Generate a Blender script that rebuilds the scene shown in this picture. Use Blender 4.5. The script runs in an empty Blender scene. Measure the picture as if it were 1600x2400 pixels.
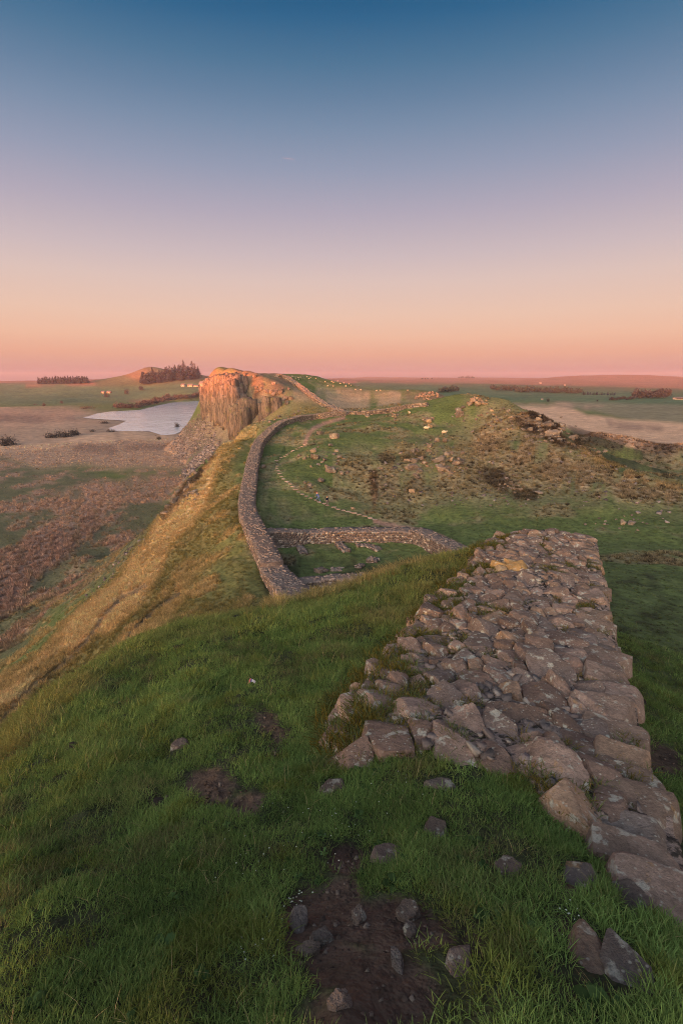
import bpy, bmesh, math, random, zlib
import numpy as np
from mathutils import Vector, Matrix, Euler

# ------------------------------------------------------------------ camera, sky, sun, exposure
SC = bpy.context.scene
COL = SC.collection
F = 1143.0                      # focal length in photo pixels (1600 x 2400 frame)
PITCH = math.radians(15.4)
EYE = 1.6
EXPO = 4.2
CP, SP = math.cos(PITCH), math.sin(PITCH)
cam_d = bpy.data.cameras.new('camera')
cam = bpy.data.objects.new('camera', cam_d)
COL.objects.link(cam)
cam.location = (0, 0, EYE)
cam.rotation_euler = (math.pi / 2 - PITCH, 0, 0)
cam_d.sensor_fit = 'HORIZONTAL'
cam_d.sensor_width = 24.0
cam_d.lens = 24.0 * F / 1600.0
cam_d.clip_start = 0.05
cam_d.clip_end = 60000
SC.camera = cam

SUN_EL, SUN_AZ = math.radians(1.7), math.radians(24)      # low sun, behind the camera and to its left
wd = bpy.data.worlds.new('World'); SC.world = wd; wd.use_nodes = True
nt = wd.node_tree; nt.nodes.clear()
w_out = nt.nodes.new('ShaderNodeOutputWorld')
bg = nt.nodes.new('ShaderNodeBackground'); bg2 = nt.nodes.new('ShaderNodeBackground')
geo = nt.nodes.new('ShaderNodeTexCoord'); sep = nt.nodes.new('ShaderNodeSeparateXYZ')
asn = nt.nodes.new('ShaderNodeMath'); asn.operation = 'ARCSINE'
mul = nt.nodes.new('ShaderNodeMath'); mul.operation = 'DIVIDE'; mul.inputs[1].default_value = math.pi / 2
ramp = nt.nodes.new('ShaderNodeValToRGB')
def lin(c):
    return tuple((x / 255 / 12.92) if x <= 10 else ((x / 255 + .055) / 1.055) ** 2.4 for x in c)
SKY = [(0.0, (150, 114, 122)), (.7, (186, 140, 138)), (1.3, (208, 155, 143)), (2.5, (227, 169, 144)), (4.3, (235, 187, 160)), (6.5, (232, 195, 174)),
       (9.9, (219, 194, 186)), (12.3, (203, 186, 189)), (16.1, (176, 169, 185)), (19.6, (147, 156, 179)), (22.8, (120, 142, 169)), (24.9, (100, 130, 160)),
       (27.2, (76, 118, 151)), (30, (42, 100, 140)), (32, (20, 88, 130)), (45, (12, 62, 108)), (90, (10, 48, 92))]
el = ramp.color_ramp.elements
while len(el) > 1: el.remove(el[-1])
for i, (d, c) in enumerate(SKY):
    e = el[0] if i == 0 else el.new(d / 90)
    e.position = d / 90; e.color = (*lin(c), 1)
L = nt.links.new
L(geo.outputs['Generated'], sep.inputs[0]); L(sep.outputs['Z'], asn.inputs[0]); L(asn.outputs[0], mul.inputs[0])
L(mul.outputs[0], ramp.inputs[0]); L(ramp.outputs[0], bg.inputs[0]); bg.inputs[1].default_value = 2 ** -EXPO
sky = nt.nodes.new('ShaderNodeTexSky'); sky.sky_type = 'NISHITA'; sky.sun_disc = False
sky.sun_elevation = SUN_EL; sky.sun_rotation = math.pi + SUN_AZ
sky.dust_density = 2.0
L(sky.outputs[0], bg2.inputs[0]); bg2.inputs[1].default_value = 0.15
# the eastern sky of the photo passes smoothly into the sunset sky in the west
dot = nt.nodes.new('ShaderNodeVectorMath'); dot.operation = 'DOT_PRODUCT'
dot.inputs[1].default_value = (-math.sin(SUN_AZ), -math.cos(SUN_AZ), 0)
mr = nt.nodes.new('ShaderNodeMapRange'); mr.interpolation_type = 'SMOOTHSTEP'
mr.inputs[1].default_value = -.15; mr.inputs[2].default_value = .75
mixb = nt.nodes.new('ShaderNodeMixShader')
L(geo.outputs['Generated'], dot.inputs[0]); L(dot.outputs['Value'], mr.inputs[0]); L(mr.outputs[0], mixb.inputs[0])
L(bg.outputs[0], mixb.inputs[1]); L(bg2.outputs[0], mixb.inputs[2]); L(mixb.outputs[0], w_out.inputs[0])

sd = bpy.data.lights.new('sun', 'SUN'); so = bpy.data.objects.new('sun', sd); COL.objects.link(so)
sd.energy = 1.25; sd.angle = math.radians(2.0); sd.color = (1.0, .22, .08)
sun_from = Vector((-math.sin(SUN_AZ) * math.cos(SUN_EL), -math.cos(SUN_AZ) * math.cos(SUN_EL), math.sin(SUN_EL)))
so.rotation_euler = sun_from.to_track_quat('Z', 'Y').to_euler()
so.location = (-50, -50, 80)
vs = SC.view_settings
vs.view_transform = 'Standard'; vs.look = 'None'; vs.gamma = 1; vs.use_curve_mapping = False
vs.exposure = EXPO
SC.cycles.use_denoising = True; SC.cycles.denoising_prefilter = 'NONE'; SC.cycles.use_adaptive_sampling = False; SC.cycles.filter_width = 1.0
SC.cycles.max_bounces = 5; SC.cycles.diffuse_bounces = 3; SC.cycles.glossy_bounces = 2
SC.cycles.transmission_bounces = 3; SC.cycles.volume_bounces = 0; SC.cycles.transparent_max_bounces = 4
SC.render.film_transparent = False

# ------------------------------------------------------------------ noise
def hash2(ix, iy, seed):
    h = (ix.astype(np.int64) * 374761393 + iy.astype(np.int64) * 668265263 + seed * 974634777) & 0xFFFFFFFF
    h = ((h ^ (h >> 13)) * 1274126177) & 0xFFFFFFFF
    return ((h ^ (h >> 16)) & 0xFFFF) / 65535.0
def vnoise(x, y, seed=0):
    x = np.asarray(x, float); y = np.asarray(y, float)
    ix = np.floor(x); iy = np.floor(y); fx = x - ix; fy = y - iy
    fx = fx * fx * fx * (fx * (fx * 6 - 15) + 10); fy = fy * fy * fy * (fy * (fy * 6 - 15) + 10)
    ix = ix.astype(np.int64); iy = iy.astype(np.int64)
    a = hash2(ix, iy, seed); b = hash2(ix + 1, iy, seed); c = hash2(ix, iy + 1, seed); d = hash2(ix + 1, iy + 1, seed)
    return (a + (b - a) * fx) * (1 - fy) + (c + (d - c) * fx) * fy
def fbm(x, y, seed=0, octv=4):
    t = 0; a = .5; n = 0
    for k in range(octv):
        t = t + a * (vnoise(x, y, seed + k * 17) - .5); n += a; a *= .55
        x, y = x * 1.9 + y * .6 + 3.1, y * 1.9 - x * .6 + 7.7
    return t / n * 2
def sstep(a, b, x):
    t = np.clip((x - a) / (b - a), 0, 1); return t * t * (3 - 2 * t)

# ------------------------------------------------------------------ from photo pixel to a point of the place
def ray(u, v):
    xr = (u - 800) / F; yr = (1200 - v) / F
    return xr, CP + yr * SP, -SP + yr * CP
def PY(u, v, Y):
    a, b, c = ray(u, v); s = Y / b; return (a * s, Y, EYE + c * s)
def PZ(u, v, z):
    a, b, c = ray(u, v); s = (z - EYE) / c; return (a * s, b * s, z)
def project(x, y, z):
    dz = z - EYE; dep = y * CP - dz * SP; up = y * SP + dz * CP
    dep = np.maximum(dep, 1e-3)
    return 800 + F * x / dep, 1200 - F * up / dep

Zs = [  # (u, v, ground height)
 (0,2400,-.15),(400,2400,-.05),(800,2400,0),(1200,2400,.03),(1600,2400,0),
 (0,2150,-.75),(400,2150,-.5),(800,2150,-.34),(1200,2150,-.3),(1600,2150,-.62),(1600,2280,-.3),
 (0,1900,-1.7),(300,1900,-1.25),(550,1900,-.95),(800,1900,-.78),(1050,1900,-.72),(1300,1930,-.72),(1490,2005,-.76),
 (0,1745,-2.7),(200,1740,-2.0),(400,1740,-1.6),(600,1740,-1.35),(780,1760,-1.2),
 (130,1620,-3.1),(300,1600,-2.5),(500,1600,-2.0),(700,1600,-1.75),(850,1600,-1.65),
 (290,1520,-3.4),(500,1500,-2.6),(700,1500,-2.2),(880,1500,-2.0),
 (420,1470,-3.5),(600,1434,-3.2),(750,1410,-2.85),(900,1400,-2.45),(1000,1400,-2.25),
 (850,1366,-3.1),(950,1340,-2.8),(1080,1330,-2.4),(1000,1316,-3.1),(1090,1299,-2.85),(1140,1286,-2.6),
 # enclosure floor and the nick
 (650,1280,-20),(980,1262,-19.6),(800,1330,-20.2),(700,1370,-20.2),(900,1290,-20.1),
 (640,1215,-19.6),(760,1205,-19.6),(1000,1215,-19.9),(1200,1240,-19.3),(1400,1240,-18.8),(1590,1220,-18.8),
 (1420,1300,-17),(1580,1300,-17.3),(1450,1370,-13),(1590,1400,-13.5),(1480,1480,-8.5),(1590,1500,-9),
 (1520,1600,-5),(1590,1600,-5),(1560,1680,-3.5),(1595,1750,-2.9),
 # northern slope running out to the valley
 (250,1310,-40),(150,1400,-42),(50,1500,-43),(0,1560,-41),(200,1300,-47),(100,1380,-48),(0,1450,-49),
 (0,1300,-50),(150,1250,-50),(300,1200,-50),(370,1140,-50),(0,1150,-50),(200,1080,-50),(350,1060,-50),(0,1050,-50),
 (200,1020,-50),(380,1015,-50),(0,1000,-50),(0,960,-49),(200,990,-50.5),(300,975,-52),(400,975,-52),(470,945,-51),(390,1005,-50.6),
 (200,965,-50),(330,952,-50),(100,950,-48.5),(400,938,-49),
 # southern valley
 (1600,1100,-27),(1450,1090,-28),(1430,1042,-22),(1500,1036,-22),(1600,1046,-22),(1310,990,-20),(1400,1016,-20.5),(1340,1030,-23),
 (1600,1030,-33),(1300,965,-32),(1450,990,-33),(1600,960,-32),(1250,955,-31),(1300,940,-31),(1600,940,-32),(1100,925,-30),(1450,925,-31),
]
Ys = [  # (u, v, distance forward)
 # northern slope near the curtain wall
 (605,1335,52),(560,1240,62),(540,1170,78),(400,1400,50),(300,1450,48),(300,1525,35),(470,1430,42),(640,1420,40),(0,1690,35),(150,1600,40),
 (505,1062,140),(560,1015,190),(440,1130,115),(383,1215,92),(300,1310,80),(200,1420,62),(100,1540,48),(0,1650,38),
 (480,1200,85),(480,1300,62),
 # hill across the nick
 (620,1120,95),(610,1060,125),(640,1010,160),(700,980,195),(796,964,225),(780,1000,165),(760,1060,118),(760,1110,98),(735,1178,80),
 (900,970,190),(960,950,205),(1090,931,180),(1000,1000,150),(900,1030,130),(950,1080,112),(850,1150,88),
 (1100,1000,148),(1100,1080,108),(1100,1160,82),(1100,1200,74),(1250,976,150),(1190,942,168),(1330,1026,128),(1365,1048,118),
 (1250,1080,102),(1250,1160,80),(1420,1084,105),(1500,1114,95),(1600,1139,88),(1450,1150,80),(1020,938,196),(600,1160,84),
 # saddle and hills behind
 (665,878,330),(720,880,380),(770,890,370),(830,903,340),(872,915,320),(880,913,300),(960,913,290),(1020,921,285),(1045,932,265),(850,945,260),
 (740,915,300),(960,935,250),
 # crag plateau, face and foot
 (500,880,365),(545,872,340),(620,876,330),(650,876,322),(590,876,330),(575,873,345),(605,880,300),(632,887,290),(490,887,347),(520,876,320),(560,877,292),(592,886,274),(640,900,267),(690,906,285),(740,941,248),
 (481,969,333),(520,980,298),(548,1006,260),(562,1020,243),(606,994,240),(640,972,240),(690,951,240),(660,935,252),
 (455,986,345),(430,1006,355),(408,1031,365),(400,1050,350),(500,1010,300),(470,1060,290),(450,1090,270),(420,1120,265),(530,1020,262),
 # far north: fields and hill
 (0,925,1250),(0,899,1900),(150,925,1250),(110,894,2050),(200,893,2000),(250,890,1900),(300,881,1800),(345,860,1700),(322,871,1720),(400,870,1700),(470,879,1700),
 (250,925,1300),(350,905,1450),(450,905,1400),(430,922,1200),(480,882,1750),
 # far south: fields and moor
 (1600,920,1150),(1300,915,1250),(1100,908,1300),(900,905,1300),(850,900,1500),(1600,905,1900),(1400,900,1900),(1200,900,1900),
 (850,889,3500),(950,890,3500),(1060,886,3400),(1110,888,3400),(1200,893,3300),(1260,888,3000),(1300,883,3000),(1400,880,3000),(1500,879,3000),(1600,882,3000),(850,885,5600),(960,888,5600),(1100,886,5600),
 (1500,893,2400),(1300,893,2400),
]
RAW = [  # points of the place that the photo does not show: dips behind crests, and the ridge behind the camera
 (-46,180,-38),(-47,150,-42),(-45,122,-42),(-50,225,-34),(-130,450,-50),(-110,400,-49),(-60,110,-45),(-66,90,-45),
 (20,0,-5),(8,0,-1.2),(3.2,1,-.9),(60,0,-13),(200,0,-20),(-6,0,-2.6),(-20,0,-12),(-60,0,-36),(-120,0,-48),(-300,0,-50),(-2,-2,.3),(2,-2,.3),(0,-10,1.5),(12,-10,-1),(-12,-10,-4),
 (0,-40,2.5),(40,-40,0),(-40,-50,-6),(0,-110,6),(80,-110,3),(-60,-110,2),(-130,-110,-25),(-40,-240,12),(60,-240,12),(180,-240,8),(-150,-240,14),(-260,-240,14.6),(-400,-240,14),(-560,-260,8),(-700,-200,-30),(300,-200,-5),
 (0,-600,4),(-400,-600,-5),(300,-600,0),(0,-2500,-10),(-2500,-500,-45),(2500,-500,-30),(-2500,1500,-30),(2500,1500,-20),(-900,400,-50),(900,400,-32),(500,100,-28),(-500,100,-50),
 (-1500,6000,-40),(0,6000,-60),(3000,6000,-40),(-4000,5000,-40),(5000,4000,-40),(0,7000,-90),(7000,0,-90),(-7000,0,-90),(0,-7000,-90),
 (70,260,-24),(120,260,-26),(130,205,-26),(40,420,-20),(100,420,-28),(-20,520,-12),(60,620,-30),(-60,700,-20),(-140,520,-46),(250,800,-32),(-250,1050,-51),
 (55,230,-16),(90,190,-20),
] + [(.2*math.sin(k*.785),.2*math.cos(k*.785),.12) for k in range(8)] + [(.75*math.sin(k*.785),.75*math.cos(k*.785),.05-.06*(math.sin(k*.785)<-.3)) for k in range(8)]
cp = np.array([PZ(*p) for p in Zs] + [PY(*p) for p in Ys] + RAW)
def lp(x, y):
    r = np.sqrt(x * x + y * y) + 1e-6
    return np.stack([x / r * 1.6, y / r * 1.6, np.log(r + .15)], -1)
CQ = lp(cp[:, 0], cp[:, 1])
EPS = .035
def kern(d2): return np.sqrt(d2 + EPS * EPS)
_A = kern(((CQ[:, None, :] - CQ[None]) ** 2).sum(-1))
_n = len(cp)
_M = np.zeros((_n + 4, _n + 4)); _M[:_n, :_n] = _A + np.eye(_n) * -1e-3
_M[:_n, _n] = 1; _M[_n, :_n] = 1; _M[:_n, _n + 1:] = CQ; _M[_n + 1:, :_n] = CQ.T
_W = np.linalg.solve(_M, np.concatenate([cp[:, 2], np.zeros(4)]))

LOUGH_PX = [(203,979),(235,969),(262,965),(330,961),(368,951),(398,945),(430,941),(500,937),(520,960),(480,985),(440,1000),(405,1014),(378,1016),(352,1008),(300,1007),(268,1008),(262,1001),(285,993),(300,985),(262,983)]
WATER_Z = -50.3
LOUGH = np.array([PZ(u, v, WATER_Z)[:2] for u, v in LOUGH_PX])
def poly_sd(px, py, poly):
    """signed distance to a polygon, positive inside"""
    poly = np.asarray(poly, float); n = len(poly)
    d = np.full(px.shape, 1e18); ins = np.zeros(px.shape, bool)
    for i in range(n):
        ax, ay = poly[i]; bx, by = poly[(i + 1) % n]
        ex, ey = bx - ax, by - ay
        t = np.clip(((px - ax) * ex + (py - ay) * ey) / (ex * ex + ey * ey + 1e-12), 0, 1)
        d = np.minimum(d, (px - ax - t * ex) ** 2 + (py - ay - t * ey) ** 2)
        c = ((ay > py) != (by > py)) & (px < (bx - ax) * (py - ay) / (by - ay + 1e-12) + ax)
        ins ^= c
    d = np.sqrt(d); return np.where(ins, d, -d)
def line_d(px, py, pts):
    d = np.full(px.shape, 1e18)
    for (ax, ay), (bx, by) in zip(pts[:-1], pts[1:]):
        ex, ey = bx - ax, by - ay
        t = np.clip(((px - ax) * ex + (py - ay) * ey) / (ex * ex + ey * ey + 1e-12), 0, 1)
        d = np.minimum(d, (px - ax - t * ex) ** 2 + (py - ay - t * ey) ** 2)
    return np.sqrt(d)
def base_h(x, y):
    x = np.asarray(x, float).ravel(); y = np.asarray(y, float).ravel()
    out = np.empty(len(x))
    for s in range(0, len(x), 20000):
        q = lp(x[s:s + 20000], y[s:s + 20000])
        d2 = np.maximum((q ** 2).sum(1)[:, None] + (CQ ** 2).sum(1)[None] - 2 * q @ CQ.T, 0)
        out[s:s + 20000] = kern(d2) @ _W[:_n] + _W[_n] + q @ _W[_n + 1:]
    return out
def height(x, y, relief=True):
    x = np.asarray(x, float); y = np.asarray(y, float); sh = x.shape
    x = x.ravel(); y = y.ravel()
    h = base_h(x, y); r = np.hypot(x, y)
    sd = poly_sd(x, y, LOUGH)
    flat = sstep(-46.5, -48.5, h) * (r < 1300)
    h = h * (1 - flat) + (-50.0 + .35 * fbm(x / 40, y / 40, 5)) * flat
    wl = sstep(-25, 12, sd)
    h = np.where(r > 380, h * (1 - wl) + (-51.6) * wl, h)
    if relief:
        near = sstep(.6, 3, r)
        a1 = .11 * sstep(.8, 2.5, r) * sstep(40, 10, r)                    # turf hummocks underfoot
        h = h + a1 * fbm(x / .7, y / .7, 11) + .03 * near * sstep(30, 8, r) * fbm(x / .16, y / .16, 13, 3)
        a2 = sstep(14, 45, r) * (1 - flat)
        h = h + a2 * (.55 * fbm(x / 9, y / 9, 21) + .22 * fbm(x / 2.2, y / 2.2, 23)) * sstep(900, 300, r)
        hl = sstep(60, 100, r) * sstep(260, 200, r) * (x > -15) * sstep(-60, -20, x * 0 + h - 2)
        rid = np.abs(fbm(x / 16, y / 16, 25, 4)); h = h + hl * (1.6 * fbm(x / 22, y / 22, 27, 3) + 1.2 * (.35 - rid))
        h = h + sstep(300, 1800, r) * 7 * fbm(x / 260, y / 260, 31, 5) * (1 - flat)
        h = h + sstep(40, 120, r) * flat * .25 * fbm(x / 3, y / 3, 33, 3)
    return h.reshape(sh)
def H1(x, y): return float(height(np.array([x]), np.array([y]))[0])
_RS = np.exp(np.linspace(math.log(.5), math.log(6000), 1400))
def G(u, v, off=0.0):
    """where the sight line through a photo pixel meets the ground (raised by off)"""
    a, b, c = ray(u, v)
    k = math.hypot(a, b)
    xs, ys, zs = a / k * _RS, b / k * _RS, EYE + c / k * _RS
    d = zs - (height(xs, ys) + off)
    if off > .2: d = np.where(_RS < 22, 1.0, d)
    i = np.where(d < 0)[0]
    if len(i) == 0: i = [len(_RS) - 1]
    i = i[0]
    if i == 0: return Vector((xs[0], ys[0], zs[0]))
    t = d[i - 1] / (d[i - 1] - d[i] + 1e-9)
    r = _RS[i - 1] + t * (_RS[i] - _RS[i - 1])
    return Vector((a / k * r, b / k * r, EYE + c / k * r))
def Gnear(u, v):
    u = np.asarray(u, float); v = np.asarray(v, float); a, b, c = ray(u, v); z = np.full(u.shape, -.6)
    for _ in range(9):
        s = (z - EYE) / c; z = .5 * z + .5 * height(a * s, b * s)
    s = (z - EYE) / c; return np.stack([a * s, b * s, z], -1)
def Grun(uvs, off=0.0): return [G(u, v, off) for u, v in uvs]
# ------------------------------------------------------------------ ground
def tag(o, label=None, cat=None, group=None, kind=None):
    if label: o['label'] = label
    if cat: o['category'] = cat
    if group: o['group'] = group
    if kind: o['kind'] = kind
    return o
def mesh_obj(name, verts, faces, mat=None, parent=None, smooth=False, link=True):
    me = bpy.data.meshes.new(name)
    me.from_pydata([tuple(map(float, v)) for v in verts], [], [tuple(map(int, f)) for f in faces])
    if mat: me.materials.append(mat)
    if smooth: me.shade_smooth()
    o = bpy.data.objects.new(name, me)
    if link: COL.objects.link(o)
    if parent: o.parent = parent
    return o
def np_mesh(name, V, T, mat=None, parent=None, smooth=False, quads=False):
    """fast mesh from numpy arrays; T is (n,3) or (n,4)"""
    V = np.ascontiguousarray(V, np.float32); T = np.ascontiguousarray(T, np.int32)
    me = bpy.data.meshes.new(name); k = T.shape[1]
    me.vertices.add(len(V)); me.vertices.foreach_set('co', V.ravel())
    me.loops.add(T.size); me.loops.foreach_set('vertex_index', T.ravel())
    me.polygons.add(len(T)); me.polygons.foreach_set('loop_start', np.arange(0, T.size, k, dtype=np.int32))
    me.update(calc_edges=True)
    if smooth: me.shade_smooth()
    if mat: me.materials.append(mat)
    o = bpy.data.objects.new(name, me); COL.objects.link(o)
    if parent: o.parent = parent
    return o
def empty(name, loc=(0, 0, 0)):
    o = bpy.data.objects.new(name, None); o.location = loc; COL.objects.link(o); o.empty_display_size = .1
    return o
def new_mat(name):
    m = bpy.data.materials.new(name); m.use_nodes = True
    n = m.node_tree.nodes; b = n['Principled BSDF']
    b.inputs['Roughness'].default_value = .95
    b.inputs['Specular IOR Level'].default_value = .15
    return m, m.node_tree, b
def node(t, typ, **kw):
    n = t.nodes.new(typ)
    for k, v in kw.items(): setattr(n, k, v)
    return n
def noise_node(t, scale, detail=6, rough=.6, vec=None):
    n = t.nodes.new('ShaderNodeTexNoise'); n.inputs['Scale'].default_value = scale
    n.inputs['Detail'].default_value = detail; n.inputs['Roughness'].default_value = rough
    if vec is not None: t.links.new(vec, n.inputs['Vector'])
    return n
def maprange(t, sock, a, b, c, d):
    n = t.nodes.new('ShaderNodeMapRange'); n.inputs[1].default_value = a; n.inputs[2].default_value = b
    n.inputs[3].default_value = c; n.inputs[4].default_value = d; t.links.new(sock, n.inputs[0]); return n.outputs[0]
def mixcol(t, fac, a, b, mode='MIX'):
    n = t.nodes.new('ShaderNodeMix'); n.data_type = 'RGBA'; n.blend_type = mode
    for s, val in ((0, fac), (6, a), (7, b)):
        if hasattr(val, 'is_linked') or hasattr(val, 'links'): t.links.new(val, n.inputs[s])
        else: n.inputs[s].default_value = val if s == 0 else (*val, 1)
    return n.outputs[2]
def bump(t, b, sock, strength, dist, prev=None):
    n = t.nodes.new('ShaderNodeBump'); n.inputs['Strength'].default_value = strength; n.inputs['Distance'].default_value = dist
    t.links.new(sock, n.inputs['Height'])
    if prev is not None: t.links.new(prev, n.inputs['Normal'])
    t.links.new(n.outputs[0], b.inputs['Normal']); return n.outputs[0]

def ground_material():
    m, t, b = new_mat('ground')
    at = node(t, 'ShaderNodeAttribute', attribute_name='Col')
    tc = node(t, 'ShaderNodeTexCoord'); vec = tc.outputs['Object']
    n1 = noise_node(t, 14, 5, .7, vec); n2 = noise_node(t, 1.3, 6, .65, vec); n3 = noise_node(t, .12, 6, .65, vec); n4 = noise_node(t, .012, 7, .65, vec)
    cd = node(t, 'ShaderNodeAttribute', attribute_name='dist')
    def w(a, bb): return maprange(t, cd.outputs['Fac'], a, bb, 0, 1)
    def val(n, lo, hi): return maprange(t, n.outputs[0], .3, .7, lo, hi)
    def m_(op, a, bb):
        q = node(t, 'ShaderNodeMath', operation=op)
        for i, s in enumerate((a, bb)):
            if isinstance(s, (int, float)): q.inputs[i].default_value = s
            else: t.links.new(s, q.inputs[i])
        return q.outputs[0]
    near = m_('MULTIPLY', val(n1, .6, 1.4), val(n2, .75, 1.25))
    mid = m_('MULTIPLY', val(n2, .55, 1.45), val(n3, .8, 1.2))
    far = m_('MULTIPLY', val(n3, .6, 1.4), val(n4, .8, 1.2))
    def mixf(f, a, bb):
        q = node(t, 'ShaderNodeMix', data_type='FLOAT'); t.links.new(f, q.inputs[0]); t.links.new(a, q.inputs[2]); t.links.new(bb, q.inputs[3]); return q.outputs[0]
    k = mixf(w(12, 40), near, mid); k = mixf(w(250, 700), k, far)
    comb = node(t, 'ShaderNodeCombineColor'); [t.links.new(k, comb.inputs[i]) for i in range(3)]
    c = mixcol(t, 1.0, at.outputs['Color'], comb.outputs[0], 'MULTIPLY')
    t.links.new(c, b.inputs['Base Color'])
    p = bump(t, b, n1.outputs[0], .5, .03)
    p = bump(t, b, n2.outputs[0], .6, .35, p)
    bump(t, b, n3.outputs[0], .4, 2.0, p)
    return m

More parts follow.
